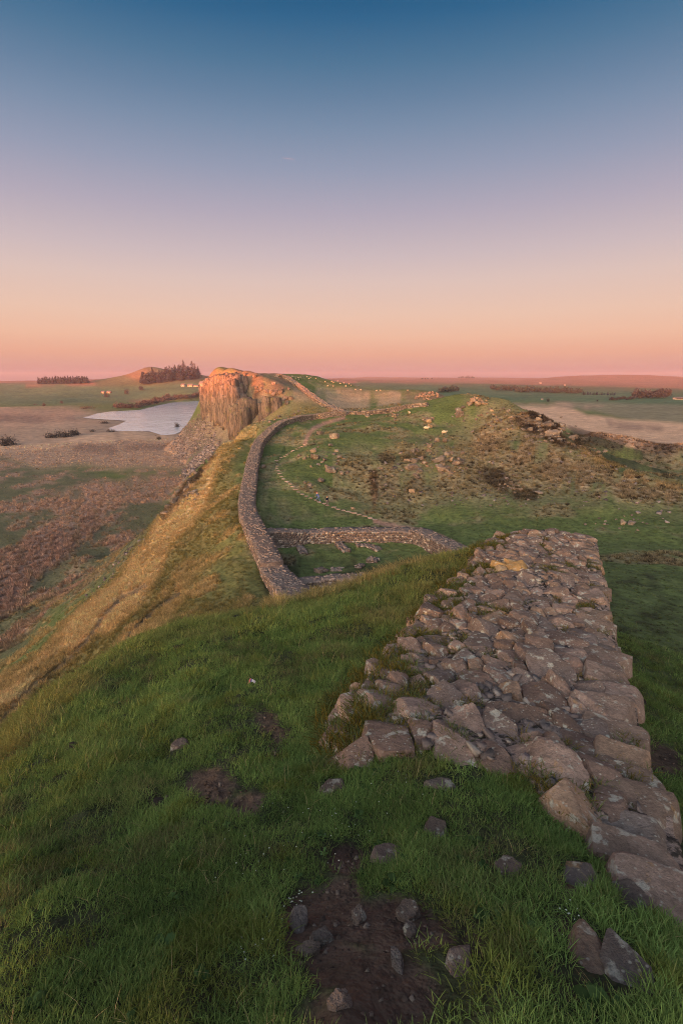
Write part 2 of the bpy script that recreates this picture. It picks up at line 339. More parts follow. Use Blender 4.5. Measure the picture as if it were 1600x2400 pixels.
# surface colours of the place, painted on the ground sheet (reflectance, linear)
C = dict(turf=(.045, .045, .02), turf_dark=(.04, .065, .018), soil=(.10, .06, .042), slope=(.17, .135, .05), straw=(.46, .29, .14),  # turf is darkened to paint in the shade between grass blades
         hill=(.105, .122, .038), hillbrown=(.33, .225, .145), heather=(.055, .036, .030), reed=(.34, .215, .15), reedgold=(.52, .32, .21), valleygreen=(.115, .105, .055),
         rush=(.33, .195, .14), rushdark=(.19, .115, .09), field=(.085, .122, .062), fardark=(.05, .07, .035), moor=(.25, .115, .08), scree=(.14, .10, .09),
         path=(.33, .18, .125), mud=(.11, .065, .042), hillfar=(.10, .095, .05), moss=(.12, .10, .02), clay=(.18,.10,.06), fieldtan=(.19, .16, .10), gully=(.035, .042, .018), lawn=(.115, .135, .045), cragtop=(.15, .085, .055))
REG = [  # colour, softness px, noise px, polygon in photo pixels, (min dist, max dist), strength
 ('valleygreen', 20, 30, [(-50,1060),(120,1090),(330,1130),(420,1140),(330,1290),(100,1450),(-50,1600)], (80, 420), 1),
 ('reed', 14, 14, [(-50,945),(170,955),(260,965),(420,1010),(440,1040),(420,1100),(300,1100),(180,1090),(90,1095),(-50,1060)], (150, 1100), 1),
 ('reedgold', 6, 12, [(-50,1040),(100,1035),(250,1012),(380,1010),(380,1030),(200,1040),(80,1050),(-50,1060)], (150, 800), .8),
 ('reedgold', 6, 10, [(280,1040),(400,1022),(400,1040),(300,1050)], (150, 800), .8),
 ('rushdark', 8, 14, [(180,1040),(420,1035),(420,1052),(260,1062),(170,1060)], (150, 800), .7),
 ('rushdark', 5, 10, [(-50,968),(80,970),(170,975),(175,985),(80,990),(-50,985)], (150, 1100), .7),
 ('rush', 10, 26, [(105,1145),(260,1125),(420,1110),(420,1140),(270,1165),(250,1210),(140,1310),(40,1400),(-50,1480),(-50,1330),(60,1250),(180,1180)], (80, 320), .9),
 ('rushdark', 14, 24, [(60,1260),(230,1190),(230,1230),(120,1330),(-50,1450),(-50,1370)], (80, 320), .5),
 ('valleygreen', 14, 20, [(-50,1110),(90,1130),(110,1190),(60,1250),(-50,1330)], (80, 320), .9),
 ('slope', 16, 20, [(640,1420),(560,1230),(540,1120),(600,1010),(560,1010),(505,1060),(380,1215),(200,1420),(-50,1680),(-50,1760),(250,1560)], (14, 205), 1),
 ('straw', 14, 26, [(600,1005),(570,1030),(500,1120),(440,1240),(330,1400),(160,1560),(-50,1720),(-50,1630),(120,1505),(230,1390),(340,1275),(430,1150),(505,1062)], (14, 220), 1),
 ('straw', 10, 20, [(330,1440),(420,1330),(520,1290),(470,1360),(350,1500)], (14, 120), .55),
 ('scree', 10, 16, [(478,968),(540,1010),(560,1030),(500,1070),(430,1110),(410,1080),(398,1045),(430,1000)], (215, 420), .8),
 ('hillbrown', 8, 22, [(480,968),(530,975),(560,1020),(520,1045),(470,1020),(440,1060),(420,1060),(470,1000)], (215, 420), .45),
 ('hill', 10, 10, [(570,1230),(640,1010),(800,955),(1080,925),(1200,940),(1370,1045),(1650,1145),(1650,1290),(1000,1310),(600,1300)], (55, 235), 1),
 ('hillbrown', 45, 70, [(840,1060),(950,1040),(1050,1030),(1080,945),(1180,940),(1370,1040),(1650,1140),(1650,1200),(1300,1165),(1100,1190),(900,1180),(840,1120)], (55, 235), .62),
 ('hillbrown', 16, 30, [(610,1150),(700,1170),(760,1200),(660,1215),(610,1200)], (55, 235), .3),
 ('heather', 8, 22, [(1190,975),(1230,960),(1290,985),(1375,1048),(1340,1052),(1270,1042),(1220,1015)], (80, 235), .99),
 ('heather', 8, 18, [(1110,1100),(1170,1100),(1200,1150),(1260,1140),(1255,1175),(1190,1175),(1120,1130)], (80, 235), .75),
 ('heather', 8, 14, [(860,1130),(900,1110),(1000,1120),(1010,1150),(930,1150)], (80, 235), .3),
 ('heather', 4, 8, [(505,1058),(440,1122),(405,1165),(378,1205),(387,1222),(418,1188),(450,1142),(512,1068)], (80, 160), .9),
 ('hillbrown', 14, 30, [(1100,1000),(1250,1050),(1450,1100),(1600,1150),(1600,1190),(1400,1160),(1200,1100),(1080,1060)], (55, 235), .6),
 ('mud', 4, 6, [(866,1100),(882,1100),(886,1160),(878,1192),(870,1150)], (60, 200), .8),
 ('mud', 6, 14, [(880,1055),(990,1050),(1000,1080),(900,1085)], (60, 200), .45),
 ('hillbrown', 8, 14, [(730,940),(800,925),(900,915),(1040,925),(1040,940),(850,960),(790,962)], (215, 420), .9),
 ('hill', 10, 14, [(650,865),(760,880),(870,910),(760,935),(700,900)], (215, 500), .9),
 ('hillbrown', 8, 14, [(740,905),(880,905),(880,935),(780,950),(730,925)], (215, 420), .8),
 ('heather', 6, 12, [(960,915),(1020,918),(1045,930),(1000,945),(955,935)], (215, 420), .55),
 ('hillbrown', 6, 10, [(480,880),(540,865),(650,870),(700,910),(800,965),(640,985),(560,1025),(480,970)], (215, 420), .8),
 ('cragtop', 8, 12, [(480,875),(540,860),(650,868),(690,900),(660,930),(600,915),(560,890),(490,900)], (215, 420), .85),
 ('heather', 6, 12, [(590,915),(650,920),(660,945),(640,965),(600,960)], (215, 420), .9),
 ('slope', 10, 16, [(650,935),(720,940),(800,962),(700,975),(620,1000)], (215, 420), .8),
 ('fieldtan', 6, 8, [(1250,925),(1650,938),(1650,1000),(1500,985),(1330,955)], (250, 2000), 1),
 ('reedgold', 6, 12, [(1200,945),(1330,955),(1380,975),(1650,995),(1650,1060),(1450,1050),(1270,985)], (210, 900), 1),
 ('rushdark', 6, 14, [(1430,985),(1560,998),(1560,1012),(1440,1005)], (210, 900), .6),
 ('reed', 6, 14, [(1200,940),(1340,945),(1420,955),(1360,965)], (210, 1100), .8),
 ('heather', 8, 14, [(1330,1000),(1420,1020),(1650,1050),(1650,1075),(1400,1050),(1350,1045)], (125, 300), .8),
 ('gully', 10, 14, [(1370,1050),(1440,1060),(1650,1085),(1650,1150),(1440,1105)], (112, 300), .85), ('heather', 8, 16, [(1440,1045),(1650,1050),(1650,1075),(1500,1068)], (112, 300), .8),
 ('straw', 6, 12, [(1370,1050),(1500,1112),(1650,1150),(1650,1165),(1480,1125),(1370,1070)], (60, 130), .45), ('lawn', 40, 40, [(1330,1290),(1650,1240),(1650,1900),(1560,1800),(1480,1560),(1420,1400)], (6, 70), .9), ('lawn', 8, 8, [(645,1262),(980,1250),(1020,1300),(800,1345),(700,1365)], (40, 70), .8), ('hill', 20, 30, [(500,1250),(600,1300),(640,1420),(500,1420),(430,1400)], (20, 70), .5),
 ('field', 6, 6, [(840,895),(1650,915),(1650,950),(1250,940),(1050,930),(840,905)], (500, 2200), 1),
 ('hillfar', 5, 6, [(840,893),(1200,899),(1450,905),(1650,912),(1650,922),(1100,908),(840,902)], (900, 2800), .7),
 ('moor', 5, 6, [(1150,885),(1300,878),(1650,876),(1650,905),(1450,902),(1150,894)], (1700, 6000), 1),
 ('moor', 5, 6, [(850,880),(1060,880),(1060,899),(880,899)], (1700, 6000), .8),
 ('field', 6, 6, [(-50,895),(230,900),(330,890),(480,895),(480,930),(380,940),(180,945),(-50,950)], (800, 2400), 1),
 ('moor', 4, 4, [(60,896),(230,890),(240,902),(60,908)], (1300, 2400), .7),
 ('hillfar', 6, 8, [(220,890),(345,850),(480,870),(480,895),(330,905),(240,905)], (1100, 2400), 1),
 ('moor', 6, 8, [(290,880),(345,858),(400,868),(400,890),(330,895)], (1100, 2400), .5),
 ('moor', 4, 4, [(300,940),(390,930),(478,925),(478,935),(390,938),(320,945)], (800, 2400), .6),
]
SOIL_PX = [((810,2020),46,1.5),((800,2085),52,1),((750,2165),90,1),((840,2165),70,1),((940,2165),95,1),((790,2260),85,1),((900,2320),150,1),((830,2390),130,1),((1010,2190),60,.9),((720,2100),40,.8),
           ((490,1850),62,1),((372,1880),28,1),((575,1885),42,1),((625,1690),36,.9),((660,1730),30,.8),((690,2240),40,.8),((1130,2200),50,.6),((1330,2080),34,.8),((1300,2160),40,.6),((1550,1780),60,.9),((640,1760),26,.8)]
GULLY_PX = [[(0,1690),(60,1625),(150,1555),(215,1490),(245,1440),(290,1395),(340,1372)], [(300,1490),(345,1440),(420,1390)]]
PATH_PX = [(806,978),(780,985),(755,993),(733,1003),(720,1020),(713,1040)]
PATH2_PX = [(880,1222),(930,1234),(980,1243),(1030,1258),(1075,1280)]

def paint(x, y, z):
    u, v = project(x, y, z); r = np.hypot(x, y)
    wu = 1.0 * fbm(x / (.12 * r + .2), y / (.05 * r + .2), 77, 4); wv = fbm(x / (.12 * r + .2) + 40, y / (.05 * r + .2), 78, 4)
    col = np.zeros((len(x), 3)); col[:] = C['hillfar']
    col[r < 60] = C['turf']
    m = (r >= 60) & (r < 1300); col[m] = C['hill']
    col[r > 1700] = C['moor']
    n1 = fbm(x / 1.1, y / 1.1, 61, 4)[:, None]; n2 = fbm(x / 4.5, y / 4.5, 63, 4)[:, None]
    nearm = (r < 60)[:, None]
    col = np.where(nearm, col * (1 + .35 * n1) + np.array([.02, .008, 0]) * np.clip(n2, 0, 1), col)
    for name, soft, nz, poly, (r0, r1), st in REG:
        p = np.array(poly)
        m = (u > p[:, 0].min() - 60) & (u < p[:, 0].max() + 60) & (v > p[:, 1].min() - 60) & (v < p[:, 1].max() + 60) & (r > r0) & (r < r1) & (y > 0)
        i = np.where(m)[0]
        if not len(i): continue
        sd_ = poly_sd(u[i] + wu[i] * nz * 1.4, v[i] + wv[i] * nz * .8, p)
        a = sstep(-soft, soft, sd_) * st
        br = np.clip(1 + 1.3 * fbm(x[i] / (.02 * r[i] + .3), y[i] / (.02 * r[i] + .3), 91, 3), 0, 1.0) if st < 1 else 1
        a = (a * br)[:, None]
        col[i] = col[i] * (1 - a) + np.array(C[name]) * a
    # mottling of dead and living grass on the hill and of rushes on the valley floor
    m = ((r > 55) & (r < 420) & (y > 0))
    f = sstep(-.05, .45, fbm(x / 8, y / 8, 141, 5) + .35 * fbm(x / 2.2, y / 2.2, 143, 3)) * .55 * m * (z > -40) * sstep(.2, .12, col[:, 0])
    col = col * (1 - f[:, None]) + np.array(C['hillbrown']) * f[:, None]
    f = sstep(-.1, .35, fbm(x / 14, y / 22, 151, 5) + .3 * fbm(x / 3, y / 5, 153, 3)) * .8 * m * (z < -42) * sstep(.25, .15, col[:, 0])
    col = col * (1 - f[:, None]) + np.array(C['rush']) * f[:, None]
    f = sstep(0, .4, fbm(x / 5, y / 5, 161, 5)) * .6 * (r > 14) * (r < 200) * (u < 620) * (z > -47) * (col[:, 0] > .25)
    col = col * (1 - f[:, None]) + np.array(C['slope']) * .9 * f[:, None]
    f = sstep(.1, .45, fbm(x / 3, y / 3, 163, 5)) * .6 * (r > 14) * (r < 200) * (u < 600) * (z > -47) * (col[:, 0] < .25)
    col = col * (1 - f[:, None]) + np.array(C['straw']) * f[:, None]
    # bare soil underfoot, tracks and trodden paths
    i = np.where((r < 12) & (y > 0))[0]
    soil = np.zeros(len(x))
    for (cu, cv), rad, st in SOIL_PX:
        d = np.hypot(u[i] - cu, (v[i] - cv) * 1.25) / rad + .55 * fbm(x[i] / .16, y[i] / .16, 41, 4)
        soil[i] = np.maximum(soil[i], sstep(1.1, .7, d) * min(st, 1))
    s = soil[:, None]; col = col * (1 - s) + np.array(C['soil']) * s
    g = np.zeros(len(x)); i = np.where((r > 12) & (r < 240) & (y > 0))[0]
    for pl in GULLY_PX:
        g[i] = np.maximum(g[i], sstep(9, 2, line_d(u[i] + 5 * wu[i], v[i] + 5 * wv[i], pl)) * .75)
    s = g[:, None]; col = col * (1 - s) + np.array(C['heather']) * s
    pth = np.zeros(len(x))
    pth[i] = np.maximum(sstep(6, 2, line_d(u[i] + 5 * wu[i], v[i] + 3 * wv[i], PATH_PX)), sstep(8, 3, line_d(u[i] + 3 * wu[i], v[i] + 2 * wv[i], PATH2_PX)))
    s = pth[:, None]; col = col * (1 - s) + np.array(C['path']) * s
    return np.clip(col, .005, .8), soil, g

NT, NR = 640, 800
th_f = np.radians(np.linspace(-49, 49, NT)); th_b = np.radians(np.linspace(49, 311, 96))[1:-1]
TH = np.concatenate([th_f, th_b]); RR = np.exp(np.linspace(math.log(.22), math.log(7000), NR))
tg, rg = np.meshgrid(TH, RR)
gx = (rg * np.sin(tg)).ravel(); gy = (rg * np.cos(tg)).ravel()
gz = height(gx, gy)
gcol, gsoil, ggul = paint(gx, gy, gz)
gz = gz - gsoil * .015 - ggul * .25
nth = len(TH)
idx = np.arange(NR * nth).reshape(NR, nth)
a_ = idx[:-1]; b_ = idx[1:]
quads = np.stack([a_, np.roll(a_, -1, 1), np.roll(b_, -1, 1), b_], -1).reshape(-1, 4)[:, ::-1]
M_ground = ground_material()
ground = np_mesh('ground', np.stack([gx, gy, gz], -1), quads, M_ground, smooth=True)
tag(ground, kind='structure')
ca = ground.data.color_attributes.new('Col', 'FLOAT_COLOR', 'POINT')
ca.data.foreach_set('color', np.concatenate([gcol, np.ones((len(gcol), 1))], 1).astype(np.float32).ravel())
da = ground.data.attributes.new('dist', 'FLOAT', 'POINT')
da.data.foreach_set('value', np.hypot(gx, gy).astype(np.float32))
# little cap under the camera
n0 = nth
cap = np_mesh('ground_patch', np.concatenate([np.stack([gx[:n0], gy[:n0], gz[:n0]], -1), [[0, 0, float(gz[:n0].mean())]]]),
              np.array([[i, (i + 1) % n0, n0] for i in range(n0)])[:, ::-1], M_ground)
tag(cap, kind='structure'); cap.parent = ground

# ------------------------------------------------------------------ lough
def water_material():
    m, t, b = new_mat('water')
    b.inputs['Base Color'].default_value = (.46, .50, .58, 1); b.inputs['Roughness'].default_value = .12  # pale blue base colour stands in for the reflected sky
    b.inputs['Specular IOR Level'].default_value = .5; b.inputs['IOR'].default_value = 1.33
    tc = node(t, 'ShaderNodeTexCoord')
    mp = node(t, 'ShaderNodeMapping'); t.links.new(tc.outputs['Object'], mp.inputs[0]); mp.inputs['Rotation'].default_value = (0, 0, .5); mp.inputs['Scale'].default_value = (1, .45, 1)
    n1 = noise_node(t, .35, 4, .6, mp.outputs[0]); n2 = noise_node(t, .04, 4, .6, mp.outputs[0])
    p = bump(t, b, n1.outputs[0], .5, .5); bump(t, b, n2.outputs[0], .4, 3, p)
    return m
lw = LOUGH.mean(0)
wv_ = [(*(p + (p - lw) * .06), WATER_Z) for p in LOUGH]
water = mesh_obj('water', wv_, [tuple(range(len(wv_)))[::-1]], water_material())
if water.data.polygons[0].normal.z < 0: water.data.flip_normals()
tag(water, kind='structure')
# ------------------------------------------------------------------ rocks
_ICO = {}
def ico(n):
    if n not in _ICO:
        bm = bmesh.new(); bmesh.ops.create_icosphere(bm, subdivisions=n, radius=1)
        V = np.array([v.co[:] for v in bm.verts]); bm.verts.index_update()
        T = np.array([[v.index for v in f.verts] for f in bm.faces]); bm.free(); _ICO[n] = (V, T)
    return _ICO[n]
def noise3(P, s, seed):
    x, y, z = P[:, 0] * s, P[:, 1] * s, P[:, 2] * s
    return (vnoise(x + z * .7, y - z * .4, seed) + vnoise(y + x * .3 + 9, z + x * .5, seed + 1) + vnoise(z - y * .6, x + 5, seed + 2)) / 1.5 - 1
def poly_rock(planes, p=9, sub=3, noise=.02, seed=0, nscale=6):
    """closed rock bounded by planes (normal, offset), with rounded edges"""
    D, T = ico(sub)
    N = np.array([n / np.linalg.norm(n) for n, o in planes]); O = np.array([max(o, 1e-3) for n, o in planes])
    q = np.maximum(D @ N.T / O, 0)
    r = (q ** p).sum(1) ** (-1 / p)
    V = D * r[:, None]
    if noise: V = V + D * (noise * (noise3(V, nscale, seed) + .5 * noise3(V, nscale * 2.6, seed + 5)))[:, None]
    return V, T
def rand_rock(rng, dims, p=8, sub=2, noise=.03, nplanes=9):
    pl = []
    for k in range(nplanes):
        n = rng.normal(size=3); pl.append((n, rng.uniform(.72, 1.05)))
    for ax in range(3):
        for s in (-1, 1):
            n = np.zeros(3); n[ax] = s; n += rng.normal(size=3) * .18; pl.append((n, rng.uniform(.8, 1.0)))
    V, T = poly_rock(pl, p, sub, noise, int(rng.integers(1e6)), 2.2)
    return V * np.array(dims) / 2, T
def rot_z(V, a):
    c, s = math.cos(a), math.sin(a); return np.stack([V[:, 0] * c - V[:, 1] * s, V[:, 0] * s + V[:, 1] * c, V[:, 2]], -1)
def stone_obj(name, V, T, mat, loc, parent=None, smooth=True, rot=None, angle=38):
    o = np_mesh(name, V, T, mat, parent, smooth)
    if smooth: o.data.set_sharp_from_angle(angle=math.radians(angle))
    o.location = loc
    if rot is not None: o.rotation_euler = rot
    return o

def stone_material(name, c1, c2, scale=1.0, lichen=.5, orange=.2, dark=.5, bumpd=.012, lich_col=(.48, .42, .33), seedmul=1.0):
    m, t, b = new_mat(name)
    tc = node(t, 'ShaderNodeTexCoord'); oi = node(t, 'ShaderNodeObjectInfo')
    add = node(t, 'ShaderNodeVectorMath', operation='ADD'); t.links.new(tc.outputs['Object'], add.inputs[0])
    sc = node(t, 'ShaderNodeVectorMath', operation='SCALE'); t.links.new(oi.outputs['Random'], sc.inputs[3]); sc.inputs[0].default_value = (37, 53, 71)
    t.links.new(sc.outputs[0], add.inputs[1]); vec = add.outputs[0]
    n1 = noise_node(t, 3.5 * scale, 8, .65, vec); n2 = noise_node(t, 22 * scale, 6, .7, vec); n3 = noise_node(t, 9 * scale, 5, .6, vec); n4 = noise_node(t, 70 * scale, 4, .7, vec)
    rp = node(t, 'ShaderNodeValToRGB'); rp.color_ramp.interpolation = 'CONSTANT'; ee = rp.color_ramp.elements; ee[0].color = (*c1, 1); ee[1].position = .22; ee[1].color = (*c2, 1)
    gm_ = sum(c1) / 3
    for ps, cc in ((.42, tuple(x * .7 + gm_ * .3 for x in c1)), (.6, tuple((x + y) / 2 for x, y in zip(c1, c2))), (.78, tuple(x * .78 for x in c1)), (.9, (c2[0] * 1.05, c2[1] * .98, c2[2] * .82))):
        q = ee.new(ps); q.color = (*cc, 1)
    t.links.new(oi.outputs['Random'], rp.inputs[0]); base = rp.outputs[0]
    c = mixcol(t, maprange(t, n1.outputs[0], .35, .65, 0, .75), base, tuple(x * .55 for x in c1))
    c = mixcol(t, maprange(t, n2.outputs[0], .45, .7, 0, .5 * dark), c, tuple(x * .35 for x in c1))
    c = mixcol(t, maprange(t, n3.outputs[0], .6 - .02, .64, 0, lichen), c, lich_col)
    if orange:
        n5 = noise_node(t, 6 * scale, 5, .6, vec); c = mixcol(t, maprange(t, n5.outputs[0], .66, .70, 0, orange), c, (.42, .2, .05))
    vo = node(t, 'ShaderNodeTexVoronoi'); vo.inputs['Scale'].default_value = 26 * scale; t.links.new(vec, vo.inputs['Vector'])
    c = mixcol(t, maprange(t, vo.outputs['Distance'], .12, .2, lichen * .8, 0), c, tuple(x * 1.0 for x in lich_col))
    k = maprange(t, n4.outputs[0], .3, .7, .82, 1.18)
    comb = node(t, 'ShaderNodeCombineColor'); [t.links.new(k, comb.inputs[i]) for i in range(3)]
    c = mixcol(t, 1.0, c, comb.outputs[0], 'MULTIPLY')
    t.links.new(c, b.inputs['Base Color']); b.inputs['Roughness'].default_value = .9
    p = bump(t, b, n2.outputs[0], .6, bumpd); p = bump(t, b, n1.outputs[0], .5, bumpd * 3, p); bump(t, b, n4.outputs[0], .35, bumpd * .4, p)
    return m
M_stone = stone_material('wall_stone', (.25, .15, .11), (.43, .27, .20), 1.0, .75, .4, 1.0, .03)
M_face = stone_material('facing_stone', (.28, .175, .125), (.38, .24, .18), 1.0, .6, .4, 1.0, .03)
M_ochre = stone_material('ochre_stone', (.42, .24, .10), (.44, .25, .11), 1.0, .5, .5)
M_loose = stone_material('loose_stone', (.17, .115, .09), (.26, .17, .135), 1.2, .5, .3, 1.0, .03)

# ------------------------------------------------------------------ the broken wall top in the right foreground
WO = np.array([-.03, 3.24]); WT = np.array([.424, .906]); WN = np.array([.906, -.424])
def wall_xy(t, w): return WO[0] + WT[0] * t + WN[0] * w, WO[1] + WT[1] * t + WN[1] * w
_zt = np.array([-2.5, -1, 0, .85, 1.7, 2.3, 3.3, 4.4, 5.8, 7.8, 8.7, 10, 12])
_zl = np.array([-.6, -.95, -1.13, -1.3, -1.45, -1.52, -1.6, -1.69, -1.8, -1.9, -2.05, -2.9, -4.2])
_zr = np.array([-.35, -.62, -.83, -1.05, -1.2, -1.3, -1.42, -1.55, -1.66, -1.79, -1.86, -2.6, -3.9])
def wall_z(t, w):
    t = np.asarray(t, float); k = np.clip(np.asarray(w, float) / 2.2, -.15, 1.1)
    return np.interp(t, _zt, _zl) * (1 - k) + np.interp(t, _zt, _zr) * k + .13 * np.sin(np.clip(k, 0, 1) * math.pi) + .03 * np.sin(t * 2.1 + w * 2)
NEAR_EDGE = ([-.3, 0, .31, .6, .857, 1.39, 1.567, 1.93, 2.08, 2.3], [.1, -.1, -.36, -.2, -.1, -.2, -.48, -.46, -.8, -1.3])
def near_edge(w): return np.interp(w, *NEAR_EDGE)
def left_edge(t): return np.interp(t, [-1, 0, 1.0, 1.7, 3.3, 4.5, 5.8, 7.8, 9], [.0, 0, -.12, -.2, -.22, -.12, .0, .06, .1])
wall_root = empty('stone_wall', (*wall_xy(4, 1.1), -3.2))
tag(wall_root, 'broad ruined wall of pinkish brown rubble running away through the right foreground', 'wall', kind='thing')
def keep(o, parent):
    o.parent = parent; o.matrix_parent_inverse = Matrix.Translation(-Vector(parent.location)); return o

def mortar_material():
    m, t, b = new_mat('mortar')
    tc = node(t, 'ShaderNodeTexCoord'); vec = tc.outputs['Object']
    n1 = noise_node(t, 5, 6, .65, vec); n2 = noise_node(t, 40, 5, .7, vec); n3 = noise_node(t, 15, 4, .6, vec)
    c = mixcol(t, maprange(t, n1.outputs[0], .4, .6, 0, 1), (.40, .27, .215), (.27, .18, .14))
    c = mixcol(t, maprange(t, n3.outputs[0], .5, .56, 0, .92), c, (.030, .024, .018))  # near-black blotches paint in the shade of holes
    c = mixcol(t, maprange(t, n2.outputs[0], .35, .7, 0, .55), c, (.13, .085, .065))
    t.links.new(c, b.inputs['Base Color'])
    p = bump(t, b, n3.outputs[0], .9, .04); bump(t, b, n2.outputs[0], .8, .02, p)
    return m
M_mortar = mortar_material()
tt = np.linspace(-2.2, 11, 330); kk = np.linspace(0, 1, 60)
TT, KK = np.meshgrid(tt, kk, indexing='ij')
lft = left_edge(TT) - .02; WW = lft + (2.16 - lft) * KK
X, Y = wall_xy(TT, WW)
Zc = wall_z(TT, WW) - .006 + .05 * fbm(TT / .12, WW / .12, 301, 4)
ne = near_edge(WW)
Zc = Zc - sstep(.12, -.12, TT - ne) * .4
Zb = np.minimum(height(X, Y) - .4, Zc - .4)
edge_drop = np.zeros_like(Zc)
V = np.stack([X, Y, Zc], -1)
# side skirts down to the ground
def skirt(col, out):
    xs, ys = V[:, col, 0].copy(), V[:, col, 1].copy()
    h0 = V[:, col, 2]; g = height(xs + WN[0] * out, ys + WN[1] * out) - .3
    rows = [np.stack([xs + WN[0] * out * f, ys + WN[1] * out * f, h0 + (np.minimum(g, h0 - .1) - h0) * f], -1) for f in (.33, .66, 1.0)]
    return np.stack(rows, 1)
SL = skirt(0, -.06)[:, ::-1]; SR = skirt(-1, .05)
V = np.concatenate([SL, V, SR], 1)
nt_, nw_ = V.shape[:2]
ii = np.arange(nt_ * nw_).reshape(nt_, nw_)
Q = np.stack([ii[:-1, :-1], ii[:-1, 1:], ii[1:, 1:], ii[1:, :-1]], -1).reshape(-1, 4)
core = np_mesh('mortar_core', V.reshape(-1, 3), Q[:, ::-1], M_mortar, smooth=True); keep(core, wall_root)

rng = np.random.default_rng(12)
AN = math.radians(-52)     # long axis of the rubble, turned against the line of the wall
def warp(t, w):
    a = math.cos(AN) * w + math.sin(AN) * t; b = -math.sin(AN) * w + math.cos(AN) * t
    return np.array([a * .62, b])
def unwarp(q):
    a, b = q[0] / .62, q[1]
    return math.sin(AN) * a + math.cos(AN) * b, math.cos(AN) * a - math.sin(AN) * b
seeds = []
cand = rng.uniform((-1.3, -.25), (8.9, 1.9), (14000, 2))
for rd in (.27, .20, .15, .115):
    for t_, w_ in cand[rng.permutation(len(cand))[:{.27: 30, .20: 220, .15: 2500, .115: 5000}[rd]]]:
        if w_ < left_edge(t_) + .05 or t_ < near_edge(w_) + .09: continue
        q = warp(t_, w_); rad = rd * rng.uniform(.85, 1.1) * (1.12 if t_ < 1.3 else .95)
        if all((q[0] - s[0][0]) ** 2 + (q[1] - s[0][1]) ** 2 > (.56 * (rad + s[1])) ** 2 for s in seeds): seeds.append((q, rad, t_, w_))
        if len(seeds) >= 298: break
SQ = np.array([s[0] for s in seeds]); SRD = np.array([s[1] for s in seeds])
def clip_cell(i):
    c = SQ[i]; poly = [np.array([math.cos(k * .785 + .3), math.sin(k * .785 + .3)]) * SRD[i] * 1.0 for k in range(8)]
    d = np.linalg.norm(SQ - c, axis=1)
    for j in np.argsort(d)[1:26]:
        nrm = SQ[j] - c; mid = nrm * (.5 + (SRD[i] ** 2 - SRD[j] ** 2) / (2 * d[j] ** 2) * .55); out = []
        for a, b2 in zip(poly, poly[1:] + poly[:1]):
            fa, fb = np.dot(a - mid, nrm), np.dot(b2 - mid, nrm)
            if fa <= 0: out.append(a)
            if fa * fb < 0: out.append(a + (b2 - a) * fa / (fa - fb))
        poly = out
        if len(poly) < 3: return None
    return [c + p for p in poly]
moss_spots = []
for i, (q, rad, t_, w_) in enumerate(seeds):
    cell = clip_cell(i)
    if cell is None: continue
    tw = np.array([unwarp(p) for p in cell])
    lim_r = 1.93
    tw[:, 1] = np.clip(tw[:, 1], left_edge(tw[:, 0]) - .05, lim_r); tw[:, 0] = np.maximum(tw[:, 0], near_edge(tw[:, 1]) - .05)
    ctr = tw.mean(0)
    xy = np.array([wall_xy(a, b2) for a, b2 in tw]); cxy = xy.mean(0); rel = xy - cxy
    pl = []; n_ = len(rel)
    area = .5 * sum(rel[k][0] * rel[(k + 1) % n_][1] - rel[(k + 1) % n_][0] * rel[k][1] for k in range(n_))
    sg = 1 if area > 0 else -1
    if abs(area) < .006: continue
    for k in range(n_):
        e = rel[(k + 1) % n_] - rel[k]
        ln = np.linalg.norm(e)
        if ln < .03: continue
        nn = np.array([e[1], -e[0]]) / ln * sg; off = float(np.dot(nn, rel[k]))
        if off <= .01: continue
        tilt = rng.choice([.0, .1, .2, .45, 1.0])
        pl.append((np.array([nn[0], nn[1], tilt]), (off * rng.uniform(.90, 1.04) + .02 * tilt) / math.sqrt(1 + tilt * tilt)))
    if len(pl) < 3: continue
    hh = rng.uniform(.03, .05) + .045 * math.sqrt(abs(area))
    tl = rng.normal(size=2) * .17 + np.array([-.04, -.14])
    pl.append((np.array([tl[0], tl[1], 1]), hh)); pl.append((np.array([*(rng.normal(size=2) * .3), 1]), hh * rng.uniform(1.0, 1.12))); pl.append((np.array([*(rng.normal(size=2) * .6), 1]), hh * rng.uniform(1.1, 1.4)))
    pl.append((np.array([0, 0, -1.]), .12))
    for k in range(8): pl.append((np.array([math.cos(k * .785), math.sin(k * .785), .2]), .3))
    Vs, Ts = poly_rock(pl, rng.uniform(40, 90), 4, .010, i * 13, 8)
    Vs = Vs + ico(4)[0] * (.006 * noise3(Vs, 24, i * 7 + 3))[:, None]
    mat = M_ochre if abs(t_ - 5.6) < .4 and abs(w_ - .75) < .25 else M_stone
    o = stone_obj('stone', Vs, Ts, mat, (cxy[0], cxy[1], float(wall_z(*ctr)) + rng.uniform(-.03, .04)), angle=22, rot=(rng.normal() * .13 - .08, rng.normal() * .13, 0))
    keep(o, wall_root)
